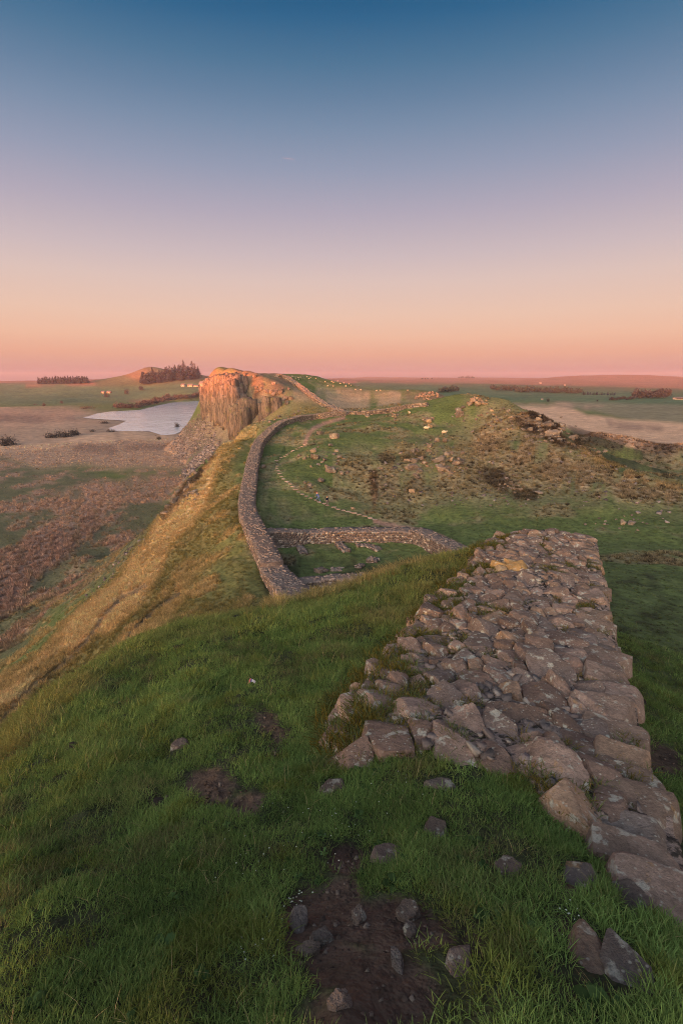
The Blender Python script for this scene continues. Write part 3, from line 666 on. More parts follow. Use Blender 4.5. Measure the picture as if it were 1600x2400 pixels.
# ragged rubble spilling down the left-hand side
for i in range(64):
    t_ = -.1 + i * .13 + rng.normal() * .05; lv = rng.integers(0, 3); w_ = left_edge(t_) - .02 - .07 * lv + rng.normal() * .03
    sz = rng.uniform(.16, .34); pl = [(np.array([math.cos(a), math.sin(a), rng.choice([0, .15, .4])]), rng.uniform(.7, 1)) for a in np.sort(rng.uniform(0, 6.28, 6))] + [(np.array([math.cos(q * 1.05), math.sin(q * 1.05), 0]), 1.05) for q in range(6)]
    pl += [(np.array([rng.normal() * .12, rng.normal() * .12, 1]), .9), (np.array([rng.normal() * .4, rng.normal() * .4, 1]), 1.05), (np.array([0, 0, -1.]), 1)]
    Vs, Ts = poly_rock(pl, 50, 3, .03, i, 3); x_, y_ = wall_xy(t_, w_)
    z_ = float(wall_z(t_, w_)) - .02 - .11 * lv
    keep(stone_obj('edge_stone', Vs * np.array([sz / 2, sz * rng.uniform(.3, .5), rng.uniform(.045, .075)]), Ts, M_stone, (x_, y_, z_), rot=(rng.normal() * .1, rng.normal() * .1 - .1, rng.uniform(0, 6.28)), angle=24), wall_root)
# squared facing stones along the right-hand edge, two courses
for course in (0, 1, 2):
    t_ = -2.1 + .13 * course
    while t_ < 8.9:
        ln = rng.uniform(.22, .44) if t_ < 4.5 else rng.uniform(.14, .3)
        dp = rng.uniform(.36, .52); tc_ = t_ + ln / 2
        outw = 2.19 + rng.uniform(-.05, .06) + .02 * course
        hgt = rng.uniform(.15, .2)
        cx, cy = wall_xy(tc_, outw - dp / 2)
        pl = [(np.array([1, 0, rng.uniform(-.03, .12)]), dp / 2), (np.array([-1, 0, .25]), dp / 2), (np.array([0, 1, rng.uniform(-.04, .14)]), ln / 2 - .009), (np.array([0, -1, rng.uniform(-.04, .14)]), ln / 2 - .009),
              (np.array([rng.normal() * .09, rng.normal() * .09, 1]), hgt / 2), (np.array([0, 0, -1.]), hgt / 2),
              (np.array([.8, rng.normal() * .4, .7]), .5 * (dp + hgt) / 2 * rng.uniform(.92, 1.2)), (np.array([rng.normal(), rng.normal(), .8]), .8 * (dp + hgt) / 2)]
        Vs, Ts = poly_rock(pl, rng.uniform(12, 24), 4 if t_ < 2.2 and course == 0 else 3, .012, int(rng.integers(1e6)), 8)
        Vs = rot_z(Vs, math.atan2(WN[1], WN[0]) + rng.normal() * .04)
        z = float(wall_z(tc_, 2.1)) - .03 - course * .185 + rng.uniform(-.03, .03)
        if course == 0 and rng.random() < .12 and t_ > 1: t_ += ln; continue
        o = stone_obj('facing_stone', Vs, Ts, M_face, (cx, cy, z), angle=32); keep(o, wall_root)
        t_ += ln
        if course == 2 and t_ > 6: break

# ------------------------------------------------------------------ loose stones half sunk in the near turf
LOOSE = [  # u, v, width px, height px, turn, sink, label
 (1025, 1947, 52, 62, .5, .35, 'small pinkish pointed stone standing in the turf below the wall end', 0),
 (905, 2008, 86, 60, .3, .5, 'flat brown stone beside the bare soil patch, left of the pinkish pointed stone', 0),
 (1188, 2040, 62, 56, -.5, .55, 'mostly buried brown stone edge in the turf midway between bare soil and the two slabs', 0),
 (1352, 2062, 74, 120, -.6, .3, 'narrow wedge-shaped brown stone leaning in the turf below the wall', 0),
 (1478, 2120, 110, 100, -.5, .35, 'flat grey slab in the turf close under the right end of the wall', 0),
 (1385, 2252, 90, 170, -.25, .3, 'long upright slab with an ochre lichen stain near the bottom right', 0),
 (1468, 2285, 120, 170, -.1, .4, 'dark flat slab right of the ochre-stained slab near the bottom edge', 0),
 (1076, 2265, 70, 96, -.2, .4, 'brown block half buried at the right edge of the lower soil patch', 0),
 (700, 2160, 44, 74, .1, .35, 'small narrow upright stone at the left of the bare soil', 0),
 (840, 2148, 34, 40, -.2, .35, 'small brown stone lying in the middle of the bare soil', 0),
 (752, 2196, 62, 36, .35, .35, 'small wedge of stone below the narrow stone on the bare soil', 0),
 (957, 2140, 64, 46, .0, .5, 'smooth flat stone at the upper edge of the right soil patch', 0),
 (962, 2182, 34, 30, .4, .4, 'fist-sized stone on the dark soil under the smooth flat stone', 0),
 (722, 2228, 56, 24, .2, .4, 'reddish flat stone at the left foot of the soil patch', 0),
 (420, 1748, 44, 36, .3, .35, 'pale layered stone alone in the grass left of the middle', 0),
 (778, 1848, 66, 44, .4, .45, 'grey-brown stone in the grass just left of the wall end', 0),
 (1032, 1840, 74, 34, -.2, .5, 'low brown stone in the grass just below the big rubble stones', 0),
 (612, 2365, 60, 40, .3, .5, 'grey stone at the bottom edge beside the soil', 0) if False else None,
 (930, 2250, 30, 60, .2, .5, 'thin sliver of stone standing in the lower soil patch', 0),
 (795, 2345, 56, 40, .1, .5, 'dull grey stone near the bottom edge in the soil', 0),
]
rng = np.random.default_rng(5)
for it in LOOSE:
    if it is None: continue
    u, v, wp, hp, ang, sink, lab, _ = it
    g = G(u, v); dep = g.y * CP - (g.z - EYE) * SP; k = dep / F
    sx, sy = wp * k * 1.0, hp * k * 1.15
    hz_ = .010 + .14 * min(sx, sy); nn = int(rng.integers(5, 8)); a0 = rng.uniform(0, 6)
    pl = [(np.array([math.cos(a0 + q * 6.283 / nn + rng.normal() * .2) / 1, math.sin(a0 + q * 6.283 / nn + rng.normal() * .2), rng.choice([.0, .1, .3])]), rng.uniform(.72, 1.0)) for q in range(nn)]
    pl += [(np.array([rng.normal() * .18, rng.normal() * .18, 1.]), .8), (np.array([rng.normal() * .5, rng.normal() * .5, 1.]), .95), (np.array([0, 0, -1.]), 1.)]
    for q in range(6): pl.append((np.array([math.cos(q * 1.047), math.sin(q * 1.047), 0]), 1.05))
    V, T = poly_rock(pl, 60, 4, .02, int(rng.integers(1e6)), 3); V = V * np.array([sx / 2, sy / 2, hz_]) + ico(4)[0] * (.004 * noise3(V, 14, 9))[:, None]
    V = rot_z(V, ang)
    o = stone_obj('loose_stone', V, T, M_loose, g + Vector((0, 0, hz_ * .1)), rot=(rng.normal() * .08 - .16, rng.normal() * .08 - .08, 0), angle=24)
    tag(o, lab, 'stone', 'loose stones in the near turf')

_r2 = np.random.default_rng(66); n_ = 1500; t_ = _r2.uniform(-1, 8.8, n_); w_ = _r2.uniform(-.2, 2.05, n_); k_ = (t_ > near_edge(w_) + .02) & (w_ > left_edge(t_) - .02)
t_, w_ = t_[k_], w_[k_]; CH = (t_, w_)
# ------------------------------------------------------------------ walls in the nick
M_rubble = stone_material('rubble_wall', (.215, .15, .125), (.215, .15, .125), .35, .3, .1, .8, .05)
def pieces_material(name, c1, c2, c3, rough=.95):
    """small stones joined in one mesh: colour by a per-stone attribute"""
    m, t, b = new_mat(name)
    at = node(t, 'ShaderNodeAttribute', attribute_name='rnd'); tc = node(t, 'ShaderNodeTexCoord')
    rp = node(t, 'ShaderNodeValToRGB'); e = rp.color_ramp.elements
    e[0].position = 0; e[0].color = (*c1, 1); e[1].position = .6; e[1].color = (*c2, 1); x = e.new(.97); x.color = (*c3, 1)
    t.links.new(at.outputs['Fac'], rp.inputs[0])
    n1 = noise_node(t, 5, 5, .7, tc.outputs['Object'])
    k = maprange(t, n1.outputs[0], .3, .7, .6, 1.35)
    comb = node(t, 'ShaderNodeCombineColor'); [t.links.new(k, comb.inputs[i]) for i in range(3)]
    t.links.new(mixcol(t, 1.0, rp.outputs[0], comb.outputs[0], 'MULTIPLY'), b.inputs['Base Color'])
    bump(t, b, n1.outputs[0], .5, .05)
    return m
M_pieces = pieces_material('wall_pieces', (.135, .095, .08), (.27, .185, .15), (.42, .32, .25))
M_screep = pieces_material('scree_pieces', (.09, .065, .06), (.21, .15, .135), (.33, .25, .22))
BOX = np.array([[x, y, z] for z in (-1, 1) for y in (-1, 1) for x in (-1, 1)], float)
BOXF = np.array([[0, 2, 3, 1], [4, 5, 7, 6], [0, 1, 5, 4], [2, 6, 7, 3], [0, 4, 6, 2], [1, 3, 7, 5]])
def box_cloud(name, C_, D, A, mat, parent, rng, jit=.18, tilt=.15, rnd=None):
    """many jittered stone blocks joined in one mesh: centres C_, half sizes D, turns A"""
    n = len(C_)
    B = BOX[None] * (1 + rng.uniform(-jit, jit, (n, 8, 3))) * D[:, None, :]
    tx, ty = rng.normal(0, 1, n) * tilt, rng.normal(0, 1, n) * tilt
    z = B[..., 2] + B[..., 0] * tx[:, None] + B[..., 1] * ty[:, None]
    c, s = np.cos(A)[:, None], np.sin(A)[:, None]
    P = np.stack([B[..., 0] * c - B[..., 1] * s, B[..., 0] * s + B[..., 1] * c, z], -1) + C_[:, None, :]
    Fq = (BOXF[None] + (np.arange(n) * 8)[:, None, None]).reshape(-1, 4)
    o = np_mesh(name, P.reshape(-1, 3), Fq, mat)
    a = o.data.attributes.new('rnd', 'FLOAT', 'POINT'); r = rng.random(n) if rnd is None else rnd
    a.data.foreach_set('value', np.repeat(r, 8).astype(np.float32))
    if parent: keep(o, parent)
    tag(o, kind='stuff'); return o
def resample(P, step):
    P = np.asarray(P, float); d = np.concatenate([[0], np.cumsum(np.linalg.norm(np.diff(P[:, :2], axis=0), axis=1))])
    n = max(2, int(d[-1] / step) + 1); s = np.linspace(0, d[-1], n)
    return np.stack([np.interp(s, d, P[:, k]) for k in range(3)], -1), s
def smooth_path(P, it=2):
    P = np.asarray(P, float)
    for _ in range(it):
        Q = [P[0]]
        for a, b in zip(P[:-1], P[1:]): Q += [a * .75 + b * .25, a * .25 + b * .75]
        P = np.array(Q + [P[-1]])
    return P
box_cloud('joint_rubble', np.stack([*wall_xy(*CH), wall_z(*CH) - .0], -1), np.random.default_rng(3).uniform(.015, .05, (len(CH[0]), 1)) * np.array([[1, .7, .45]]), np.random.default_rng(4).uniform(0, 3, len(CH[0])), M_pieces, wall_root, np.random.default_rng(5), .3, .3)
def build_wall(name, label, P, width, stone, seed, step=.6, foot=-.6, light=1.0, sm=2, top_noise=.12, cat='wall', group=None, face=True):
    """a thick rubble wall along the top-centre line P (x, y, z)"""
    rng = np.random.default_rng(seed)
    P = smooth_path(P, sm) if sm else np.asarray(P, float)
    R, s = resample(P, step)
    T_ = np.gradient(R[:, :2], axis=0); T_ /= np.linalg.norm(T_, axis=1)[:, None] + 1e-9
    N_ = np.stack([T_[:, 1], -T_[:, 0]], -1)
    root = empty(name, tuple(R[len(R) // 2] + np.array([0, 0, -2.0]))); tag(root, label, cat, group, 'thing')
    R[:, 2] += .22 * np.round(2.2 * fbm(s / 7, s * 0 + seed, seed, 2)) / 2
    offs = np.array([-.52, -.5, -.5, -.25, 0, .25, .5, .5, .52]) * width
    X = R[:, None, 0] + N_[:, None, 0] * offs; Y = R[:, None, 1] + N_[:, None, 1] * offs
    Z = np.repeat(R[:, 2:3], 9, 1) + top_noise * fbm(X / .8, Y / .8, seed, 3)
    gl, gr = height(X[:, 0], Y[:, 0]) + foot, height(X[:, 8], Y[:, 8]) + foot
    Z[:, 0] = np.minimum(gl, Z[:, 1] - .2); Z[:, 8] = np.minimum(gr, Z[:, 7] - .2)
    Z[:, 1] -= .12; Z[:, 7] -= .12
    Vv = np.stack([X, Y, Z], -1); n = len(R)
    ii = np.arange(n * 9).reshape(n, 9)
    q = np.stack([ii[:-1, :-1], ii[:-1, 1:], ii[1:, 1:], ii[1:, :-1]], -1).reshape(-1, 4)[:, ::-1]
    caps = []
    for r in (0, n - 1):
        f = [ii[r, k] for k in (0, 2, 6, 8)]; caps.append(f if r == 0 else f[::-1])
    core = np_mesh('wall_core', Vv.reshape(-1, 3), np.concatenate([q, np.array(caps)]), M_rubble); keep(core, root)
    # coursed facing blocks and rubble on top
    L_ = s[-1]; Cc, Dd, Aa, Rn, Tl = [], [], [], [], []
    def at(q_):
        return np.array([np.interp(q_, s, R[:, k]) for k in range(3)]), np.array([np.interp(q_, s, N_[:, k]) for k in range(2)])
    for side, gz_ in ((-1, gl), (1, gr)):
        if not face: break
        zt = R[:, 2]; hmax = float(np.percentile(zt - gz_, 90)) + foot * 0
        nc = max(1, int(min(hmax, 3.2) / stone[1]))
        for c in range(nc):
            q_ = rng.uniform(0, stone[0])
            while q_ < L_:
                ln = stone[0] * rng.uniform(.6, 1.35); p, nn = at(min(q_ + ln / 2, L_))
                zz = p[2] - .04 - (c + .5) * stone[1]
                if zz > np.interp(q_, s, gz_):
                    pr = rng.uniform(-.02, .05)
                    Cc.append([p[0] + nn[0] * side * (width / 2 - .1 + pr), p[1] + nn[1] * side * (width / 2 - .1 + pr), zz])
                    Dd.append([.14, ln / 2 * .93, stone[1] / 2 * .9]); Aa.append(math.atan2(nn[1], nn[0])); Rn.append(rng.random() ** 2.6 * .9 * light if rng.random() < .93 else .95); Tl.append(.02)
                q_ += ln
    ntop = int(L_ * width / (stone[0] * stone[0] * .75))
    for _ in range(ntop):
        q_ = rng.uniform(0, L_); p, nn = at(q_); f = rng.uniform(-.5, .5) * width * .97
        sz = stone[0] * rng.uniform(.2, .42)
        Cc.append([p[0] + nn[0] * f, p[1] + nn[1] * f, p[2] + rng.uniform(-.07, .02)])
        Dd.append([sz, sz * rng.uniform(.6, 1), sz * rng.uniform(.25, .5)]); Aa.append(rng.uniform(0, 3.14)); Rn.append(.42 + .3 * rng.random()); Tl.append(.1)
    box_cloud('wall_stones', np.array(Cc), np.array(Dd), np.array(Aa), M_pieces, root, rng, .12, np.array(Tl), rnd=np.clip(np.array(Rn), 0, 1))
    return root
def top(u, v, h): p = G(u, v, h); return (p.x, p.y, p.z)

CUR = [(638,1316),(619,1275),(598,1237),(580,1198),(577,1168),(584,1130),(589,1091),(596,1061),(605,1034),(626,1011),(653,990),(684,978),(730,971),(768,967),(806,963)]
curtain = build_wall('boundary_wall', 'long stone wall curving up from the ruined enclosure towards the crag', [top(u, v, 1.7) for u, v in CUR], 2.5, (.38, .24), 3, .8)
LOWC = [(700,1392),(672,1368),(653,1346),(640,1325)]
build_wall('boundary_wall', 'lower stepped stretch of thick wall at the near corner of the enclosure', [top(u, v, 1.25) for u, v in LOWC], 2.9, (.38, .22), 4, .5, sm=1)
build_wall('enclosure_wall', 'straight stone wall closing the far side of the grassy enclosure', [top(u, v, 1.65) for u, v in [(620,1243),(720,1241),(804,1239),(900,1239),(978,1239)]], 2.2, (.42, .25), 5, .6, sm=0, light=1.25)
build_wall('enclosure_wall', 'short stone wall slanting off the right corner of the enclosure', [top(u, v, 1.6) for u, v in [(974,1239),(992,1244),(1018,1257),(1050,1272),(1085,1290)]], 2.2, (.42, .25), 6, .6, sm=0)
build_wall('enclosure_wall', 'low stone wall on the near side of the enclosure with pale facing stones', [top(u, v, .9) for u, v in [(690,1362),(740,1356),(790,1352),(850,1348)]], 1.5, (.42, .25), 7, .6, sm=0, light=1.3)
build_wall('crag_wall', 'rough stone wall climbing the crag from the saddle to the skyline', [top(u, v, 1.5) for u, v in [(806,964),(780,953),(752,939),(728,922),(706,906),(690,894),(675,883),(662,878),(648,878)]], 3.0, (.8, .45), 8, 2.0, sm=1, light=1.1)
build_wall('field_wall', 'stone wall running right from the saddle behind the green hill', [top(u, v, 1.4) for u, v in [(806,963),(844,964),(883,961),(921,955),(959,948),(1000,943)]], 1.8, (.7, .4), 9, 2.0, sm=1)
# low footings inside the enclosure
FOOT = [([(703,1282),(712,1294)], 'small broken stone footing near the left wall inside the enclosure'), ([(792,1272),(812,1290)], 'pale slanting stone footing in the middle of the enclosure floor'),
        ([(835,1276),(862,1276),(888,1286)], 'curved stone footing towards the right of the enclosure floor'), ([(742,1338),(760,1334)], 'small heap of footing stones near the low near wall'),
        ([(775,1331),(800,1330)], 'grassy stone footing left of the boulder on the enclosure floor'), ([(835,1325),(848,1326)], 'grey lump of masonry beside the long grass of the enclosure'),
        ([(862,1311),(884,1312)], 'flat row of footing stones at the far end of the long grass')]
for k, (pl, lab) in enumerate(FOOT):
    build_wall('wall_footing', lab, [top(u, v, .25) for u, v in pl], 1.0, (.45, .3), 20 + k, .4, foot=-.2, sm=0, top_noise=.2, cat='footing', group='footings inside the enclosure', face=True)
# ------------------------------------------------------------------ the crag: columns of dark stone
def crag_material():
    m, t, b = new_mat('crag_rock')
    tc = node(t, 'ShaderNodeTexCoord'); oi = node(t, 'ShaderNodeObjectInfo'); gm = node(t, 'ShaderNodeNewGeometry')
    mp = node(t, 'ShaderNodeMapping'); mp.inputs['Scale'].default_value = (1, 1, .22); t.links.new(gm.outputs['Position'], mp.inputs[0])
    n1 = noise_node(t, .8, 6, .7, mp.outputs[0]); n2 = noise_node(t, .25, 5, .6, gm.outputs['Position']); n3 = noise_node(t, 2.5, 4, .6, mp.outputs[0])
    c = mixcol(t, oi.outputs['Random'], (.29, .195, .155), (.19, .13, .105))
    c = mixcol(t, maprange(t, n1.outputs[0], .42, .6, 0, .85), c, (.085, .06, .05))
    c = mixcol(t, maprange(t, n2.outputs[0], .55, .66, 0, .6), c, (.15, .13, .05))
    c = mixcol(t, maprange(t, n3.outputs[0], .55, .62, 0, .85), c, (.05, .04, .035))
    t.links.new(c, b.inputs['Base Color'])
    p = bump(t, b, n1.outputs[0], .8, .7); bump(t, b, n3.outputs[0], .6, .3, p)
    return m
M_crag = crag_material()
crag = empty('crag', PY(562, 1020, 250)); tag(crag, 'cliff of tall broken rock columns, its top lit orange by the low sun', 'cliff')
rng = np.random.default_rng(77)
CB = np.array([PY(*p) for p in [(480,969,334),(500,976,316),(518,982,298),(535,986,280),(548,1006,260),(562,1020,243),(580,1010,240),(606,994,239),(624,976,240),(645,962,242)]])
CT = np.array([PY(*p) for p in [(488,887,349),(505,879,337),(520,875,320),(540,873,304),(560,874,292),(578,878,280),(592,885,272),(612,893,268),(630,900,266),(655,908,264)]])
cl = np.concatenate([[0], np.cumsum(np.linalg.norm(np.diff(CB[:, :2], axis=0), axis=1))]); CLN = cl[-1]
def cb(s): return np.array([np.interp(s, cl, CB[:, k]) for k in range(3)]), np.array([np.interp(s, cl, CT[:, k]) for k in range(3)])
def column(x, y, z0, z1, wx, wy, turn, sub=3):
    n = int(rng.integers(5, 7)); pl = []; a0 = rng.uniform(0, 6.28)
    for k in range(n):
        a = a0 + k * 6.283 / n + rng.normal() * .16; pl.append((np.array([math.cos(a), math.sin(a), rng.uniform(-.02, .05)]), rng.uniform(.8, 1.05)))
    pl += [(np.array([rng.normal() * .04, rng.normal() * .04, 1]), 1.0), (np.array([rng.normal() * .1, rng.normal() * .1, 1]), rng.uniform(1.0, 1.1)), (np.array([0, 0, -1.]), 1.0)]
    V, T = poly_rock(pl, 60, sub, .035, int(rng.integers(1e6)), 2.5)
    V = V * np.array([wx / 2, wy / 2, (z1 - z0) / 2]); V = rot_z(V, turn)
    # a few level joints: pinch and offset the column at random heights
    for _ in range(3):
        zj = rng.uniform(-.4, .5) * (z1 - z0); hi = V[:, 2] > zj; V[hi, 0] += rng.normal() * wx * .06; V[hi, 1] += rng.normal() * wy * .06
    o = stone_obj('rock_column', V, T, M_crag, (x, y, (z0 + z1) / 2), smooth=False); keep(o, crag)
for row, (f0, lo, hi) in enumerate([(0.0, .5, .85), (.2, .72, .95), (.42, .86, .98), (.66, .93, .99)]):
    s = rng.uniform(0, 2)
    while s < CLN:
        w = rng.uniform(2.0, 4.6); b_, t_ = cb(s + w / 2); f = f0 + rng.uniform(-.07, .07); k = s / CLN
        if k > .8: lo_, hi_ = .3 + .12 * row, .5 + .14 * row
        else: lo_, hi_ = lo, hi
        if .86 < k and row < 1 and rng.random() < .45: s += w; continue
        p = b_ + (t_ - b_) * f + np.array([rng.normal() * .8, rng.normal() * 1.6, 0]); ztop = b_[2] + (t_[2] - b_[2]) * rng.uniform(lo_, hi_)
        if k > .86 and row > 1: s += w; continue
        if row and rng.random() < .15: s += w; continue
        column(p[0], p[1], min(b_[2], float(height(np.array([p[0]]), np.array([p[1]]))[0])) - 3, ztop, w * 1.12, rng.uniform(4, 8), rng.normal() * .5 - .6)
        s += w * .86
# ledge blocks on the shoulder to the right of the columns
for u, v, wp in [(668,937,14),(682,936,13),(672,946,10),(655,922,10),(640,925,9),(648,918,9),(628,921,8),(662,915,8),(615,905,9),(600,910,8),(676,912,6),(690,905,6),(640,900,7),(598,884,9),(660,918,9),(648,921,10),(636,920,10),(624,918,9),(612,914,9),(604,918,8),(575,880,10),(556,880,9),(530,878,9),(508,882,9),
                 (700,965,5),(690,972,6),(676,978,5),(655,978,7),(645,985,6),(632,990,7),(618,985,6),(550,1008,9),(538,1012,7),(520,1000,6)]:
    g = G(u, v); k = (g.y * CP - (g.z - EYE) * SP) / F; V, T = rand_rock(rng, (wp * k * 1.2, wp * k, wp * k * 1.1), 16, 2, .04, 4)
    keep(stone_obj('rock_ledge', rot_z(V, rng.uniform(0, 3)), T, M_crag, g + Vector((0, 0, wp * k * .2)), angle=25), crag)

# ------------------------------------------------------------------ outcrops on the hill across the nick
M_boulder = stone_material('hill_boulder', (.19, .13, .10), (.34, .235, .17), .25, .4, .15, .6, .06)
OUT = [  # centre, spread, count, size px, big ones, label
 ((972,1088),(24,30),24,(5,11),[(971,1083,13),(970,1099,15),(986,1078,10)],'narrow stack of square blocks left of centre on the hill outcrop'),
 ((1045,1090),(38,26),30,(5,12),[(1028,1083,18),(1031,1103,16),(1072,1090,15),(1056,1082,9)],'blocky outcrop with the two biggest pale blocks on the hill face'),
 ((765,1085),(58,36),24,(4,9),[(734,1060,11),(738,1076,14),(776,1107,17),(796,1075,12),(800,1112,9),(752,1130,13),(725,1140,8)],'spread of pale boulders left of the muddy scar above the walkers'),
 ((1288,1012),(58,26),55,(5,11),[(1294,1025,19),(1283,1000,15),(1317,1000,12),(1340,1030,13),(1262,985,9),(1310,1035,11)],'dark heathery outcrop with pale blocks on the right shoulder of the hill'),
 ((1112,946),(24,9),14,(5,9),[(1108,943,15),(1118,950,13),(1100,950,9)],'group of blocks crowning the hilltop'),
 ((1075,972),(10,12),7,(5,9),[(1074,966,12),(1076,976,14)],'pair of rounded blocks just below the hilltop group'),
 ((1175,985),(60,26),60,(3,7),[],'broad scatter of small brown rocks below the right skyline'),
 ((1205,1142),(56,28),42,(3,7),[(1262,1158,10),(1218,1150,8)],'rocks in the dark heather low on the right of the hill'),
 ((890,1125),(40,30),22,(3,6),[(965,1155,12),(902,1140,9)],'small rocks around the foot of the muddy scar'),
 ((1455,1228),(90,22),20,(3,7),[(1458,1228,12),(1478,1230,11)],'grey flat rocks in the grass at the far right foot of the hill'),
 ((1003,985),(12,10),9,(4,8),[(1004,990,11),(1008,1002,9)],'small cluster of rounded rocks between the two long pale sheep'),
 ((1022,1032),(14,4),6,(4,7),[(1025,1034,10),(1042,1036,10)],'low line of rocks just under the rightmost sheep'),
 ((924,978),(10,6),6,(4,7),[(923,976,11)],'squat brown rocks on the green top left of the sheep'),
 ((432,1150),(22,26),18,(6,11),[(386,1208,15),(395,1192,13),(408,1180,12),(420,1158,12),(430,1142,11),(444,1128,10),(458,1112,9),(478,1088,8),(498,1066,7)],'dark broken rocks along the crest of the golden slope'),
 ((1385,1060),(40,16),30,(3,6),[],'pale stones in the gully behind the right flank'),
 ((1000,930),(30,10),40,(3,6),[],'rocky heather knoll behind the wall right of the saddle'),
]
rng = np.random.default_rng(31)
BASES = [rand_rock(rng, (1, .85, .8), 45, 3, .03, 3) for _ in range(9)]
BM = []
for V, T in BASES:
    o = np_mesh('boulder', V, T, M_boulder, smooth=True); o.data.set_sharp_from_angle(angle=math.radians(28)); BM.append(o.data); bpy.data.objects.remove(o)
def boulder(u, v, wp, parent=None, name='boulder', sink=.24, nat=None):
    g = G(u, v); k = (g.y * CP - (g.z - EYE) * SP) / F; s = wp * k * 1.25
    o = bpy.data.objects.new(name, BM[int(rng.integers(len(BM)))]); COL.objects.link(o)
    o.location = g + Vector((0, 0, s * (.4 - sink))); o.scale = (s * rng.uniform(.85, 1.2), s * rng.uniform(.7, 1.1), s * rng.uniform(.6, 1.05)); o.rotation_euler = (rng.normal() * .2, rng.normal() * .2, rng.uniform(0, 6.28))
    if parent:
        o.parent = parent; o.matrix_parent_inverse = Matrix.Translation(-Vector(parent.location))
    return o
for (cu, cv), (su, sv), n, (a, b), big, lab in OUT:
    root = empty('rock_outcrop', G(cu, cv)); tag(root, lab, 'outcrop')
    for u, v, w in big: boulder(u, v, w * 1.1, root, sink=.14)
    for _ in range(n):
        boulder(cu + rng.normal() * su * .55, cv + rng.normal() * sv * .55, rng.uniform(a, b), root)
for u, v, w, lab in [(749,1018,13,'rounded tan boulder just right of the top of the worn path'), (783,1027,18,'large split boulder on the green slope right of the worn path'),
                     (617,1097,10,'lone small boulder against the inside of the curving wall'), (860,977,8,'small flat boulder near the saddle path'), (826,1193,8,'small stone above the stepping stones right of the walkers')]:
    tag(boulder(u, v, w), lab, 'boulder')
# scree and small stones too many to count
def sample_px(poly, r0, r1, n, rng):
    u, v = project(gx, gy, gz); r = np.hypot(gx, gy)
    p = np.array(poly); m = (r > r0) & (r < r1) & (gy > 0) & (u > p[:, 0].min()) & (u < p[:, 0].max()) & (v > p[:, 1].min()) & (v < p[:, 1].max())
    i = np.where(m)[0]; i = i[poly_sd(u[i], v[i], p) > 0]
    if not len(i): return np.zeros((0, 3))
    j = rng.choice(i, n); x = gx[j] * (1 + rng.normal(0, .006, n)); y = gy[j] * (1 + rng.normal(0, .006, n))
    return np.stack([x, y, height(x, y)], -1)
def scatter_stones(name, label, poly, r0, r1, n, smin, smax, seed, mat):
    rg_ = np.random.default_rng(seed); P = sample_px(poly, r0, r1, n, rg_)
    if not len(P): return
    S = smin + (smax - smin) * rg_.random(n) ** 3
    D = np.stack([S * .5, S * rg_.uniform(.3, .5, n), S * rg_.uniform(.2, .4, n)], -1)
    o = box_cloud(name, P + np.array([0, 0, .03]), D, rg_.uniform(0, 6.28, n), mat, None, rg_, .3, .3); tag(o, label)
scatter_stones('scree', 'grey scree of fallen blocks below the cliff', [(478,972),(500,985),(505,1030),(470,1050),(440,1075),(415,1075),(398,1045),(430,1003)], 215, 420, 2600, .4, 1.6, 1, M_screep)
scatter_stones('scree', 'lower tongue of scree behind the crest of the slope', [(520,1030),(500,1066),(430,1125),(430,1100),(480,1050)], 215, 420, 1200, .4, 1.9, 2, M_screep)
scatter_stones('loose_rocks', 'small stones strewn over the brown hill face', [(840,1060),(950,1040),(1080,945),(1180,945),(1360,1045),(1560,1140),(1580,1230),(1300,1180),(1100,1190),(900,1180)], 60, 235, 600, .15, .7, 3, M_screep)
scatter_stones('loose_rocks', 'pale stones strewn along the foot of the golden slope', [(380,1225),(330,1290),(190,1440),(170,1430),(280,1310),(350,1230)], 50, 160, 130, .15, .7, 4, M_screep)

# ------------------------------------------------------------------ stepping stones and path
M_step = stone_material('step_stone', (.43, .275, .21), (.52, .34, .26), .8, .2, 0, .4, .02)
STEP = [(879,1219),(848,1208),(818,1200),(791,1194),(768,1185),(749,1177),(730,1168),(714,1162),(695,1151),(684,1139),(668,1126),(657,1114),(651,1099),(647,1087),(648,1079),(665,1070),(684,1059),(707,1047),(722,1036)]
sp = np.array(STEP, float); sdl = np.concatenate([[0], np.cumsum(np.linalg.norm(np.diff(sp, axis=0) * np.array([1, 1.6]), axis=1))])
steps = empty('stone_steps', G(*STEP[9])); tag(steps, 'winding line of pale flat stepping stones climbing the green hill', 'steps')
rng = np.random.default_rng(9); q = 0.0
while q < sdl[-1]:
    u, v = np.interp(q, sdl, sp[:, 0]), np.interp(q, sdl, sp[:, 1]); g = G(u + rng.normal() * 1.2, v); dep = g.y
    V, T = rand_rock(rng, (rng.uniform(.75, 1.05), rng.uniform(.4, .6), .22), 18, 2, .03, 3)
    o = stone_obj('step', rot_z(V, rng.normal() * .25), T, M_step, g + Vector((0, 0, .05)), angle=30)
    o.parent = steps; o.matrix_parent_inverse = Matrix.Translation(-Vector(steps.location))
    q += 12.5 * 80 / dep * rng.uniform(.85, 1.15)

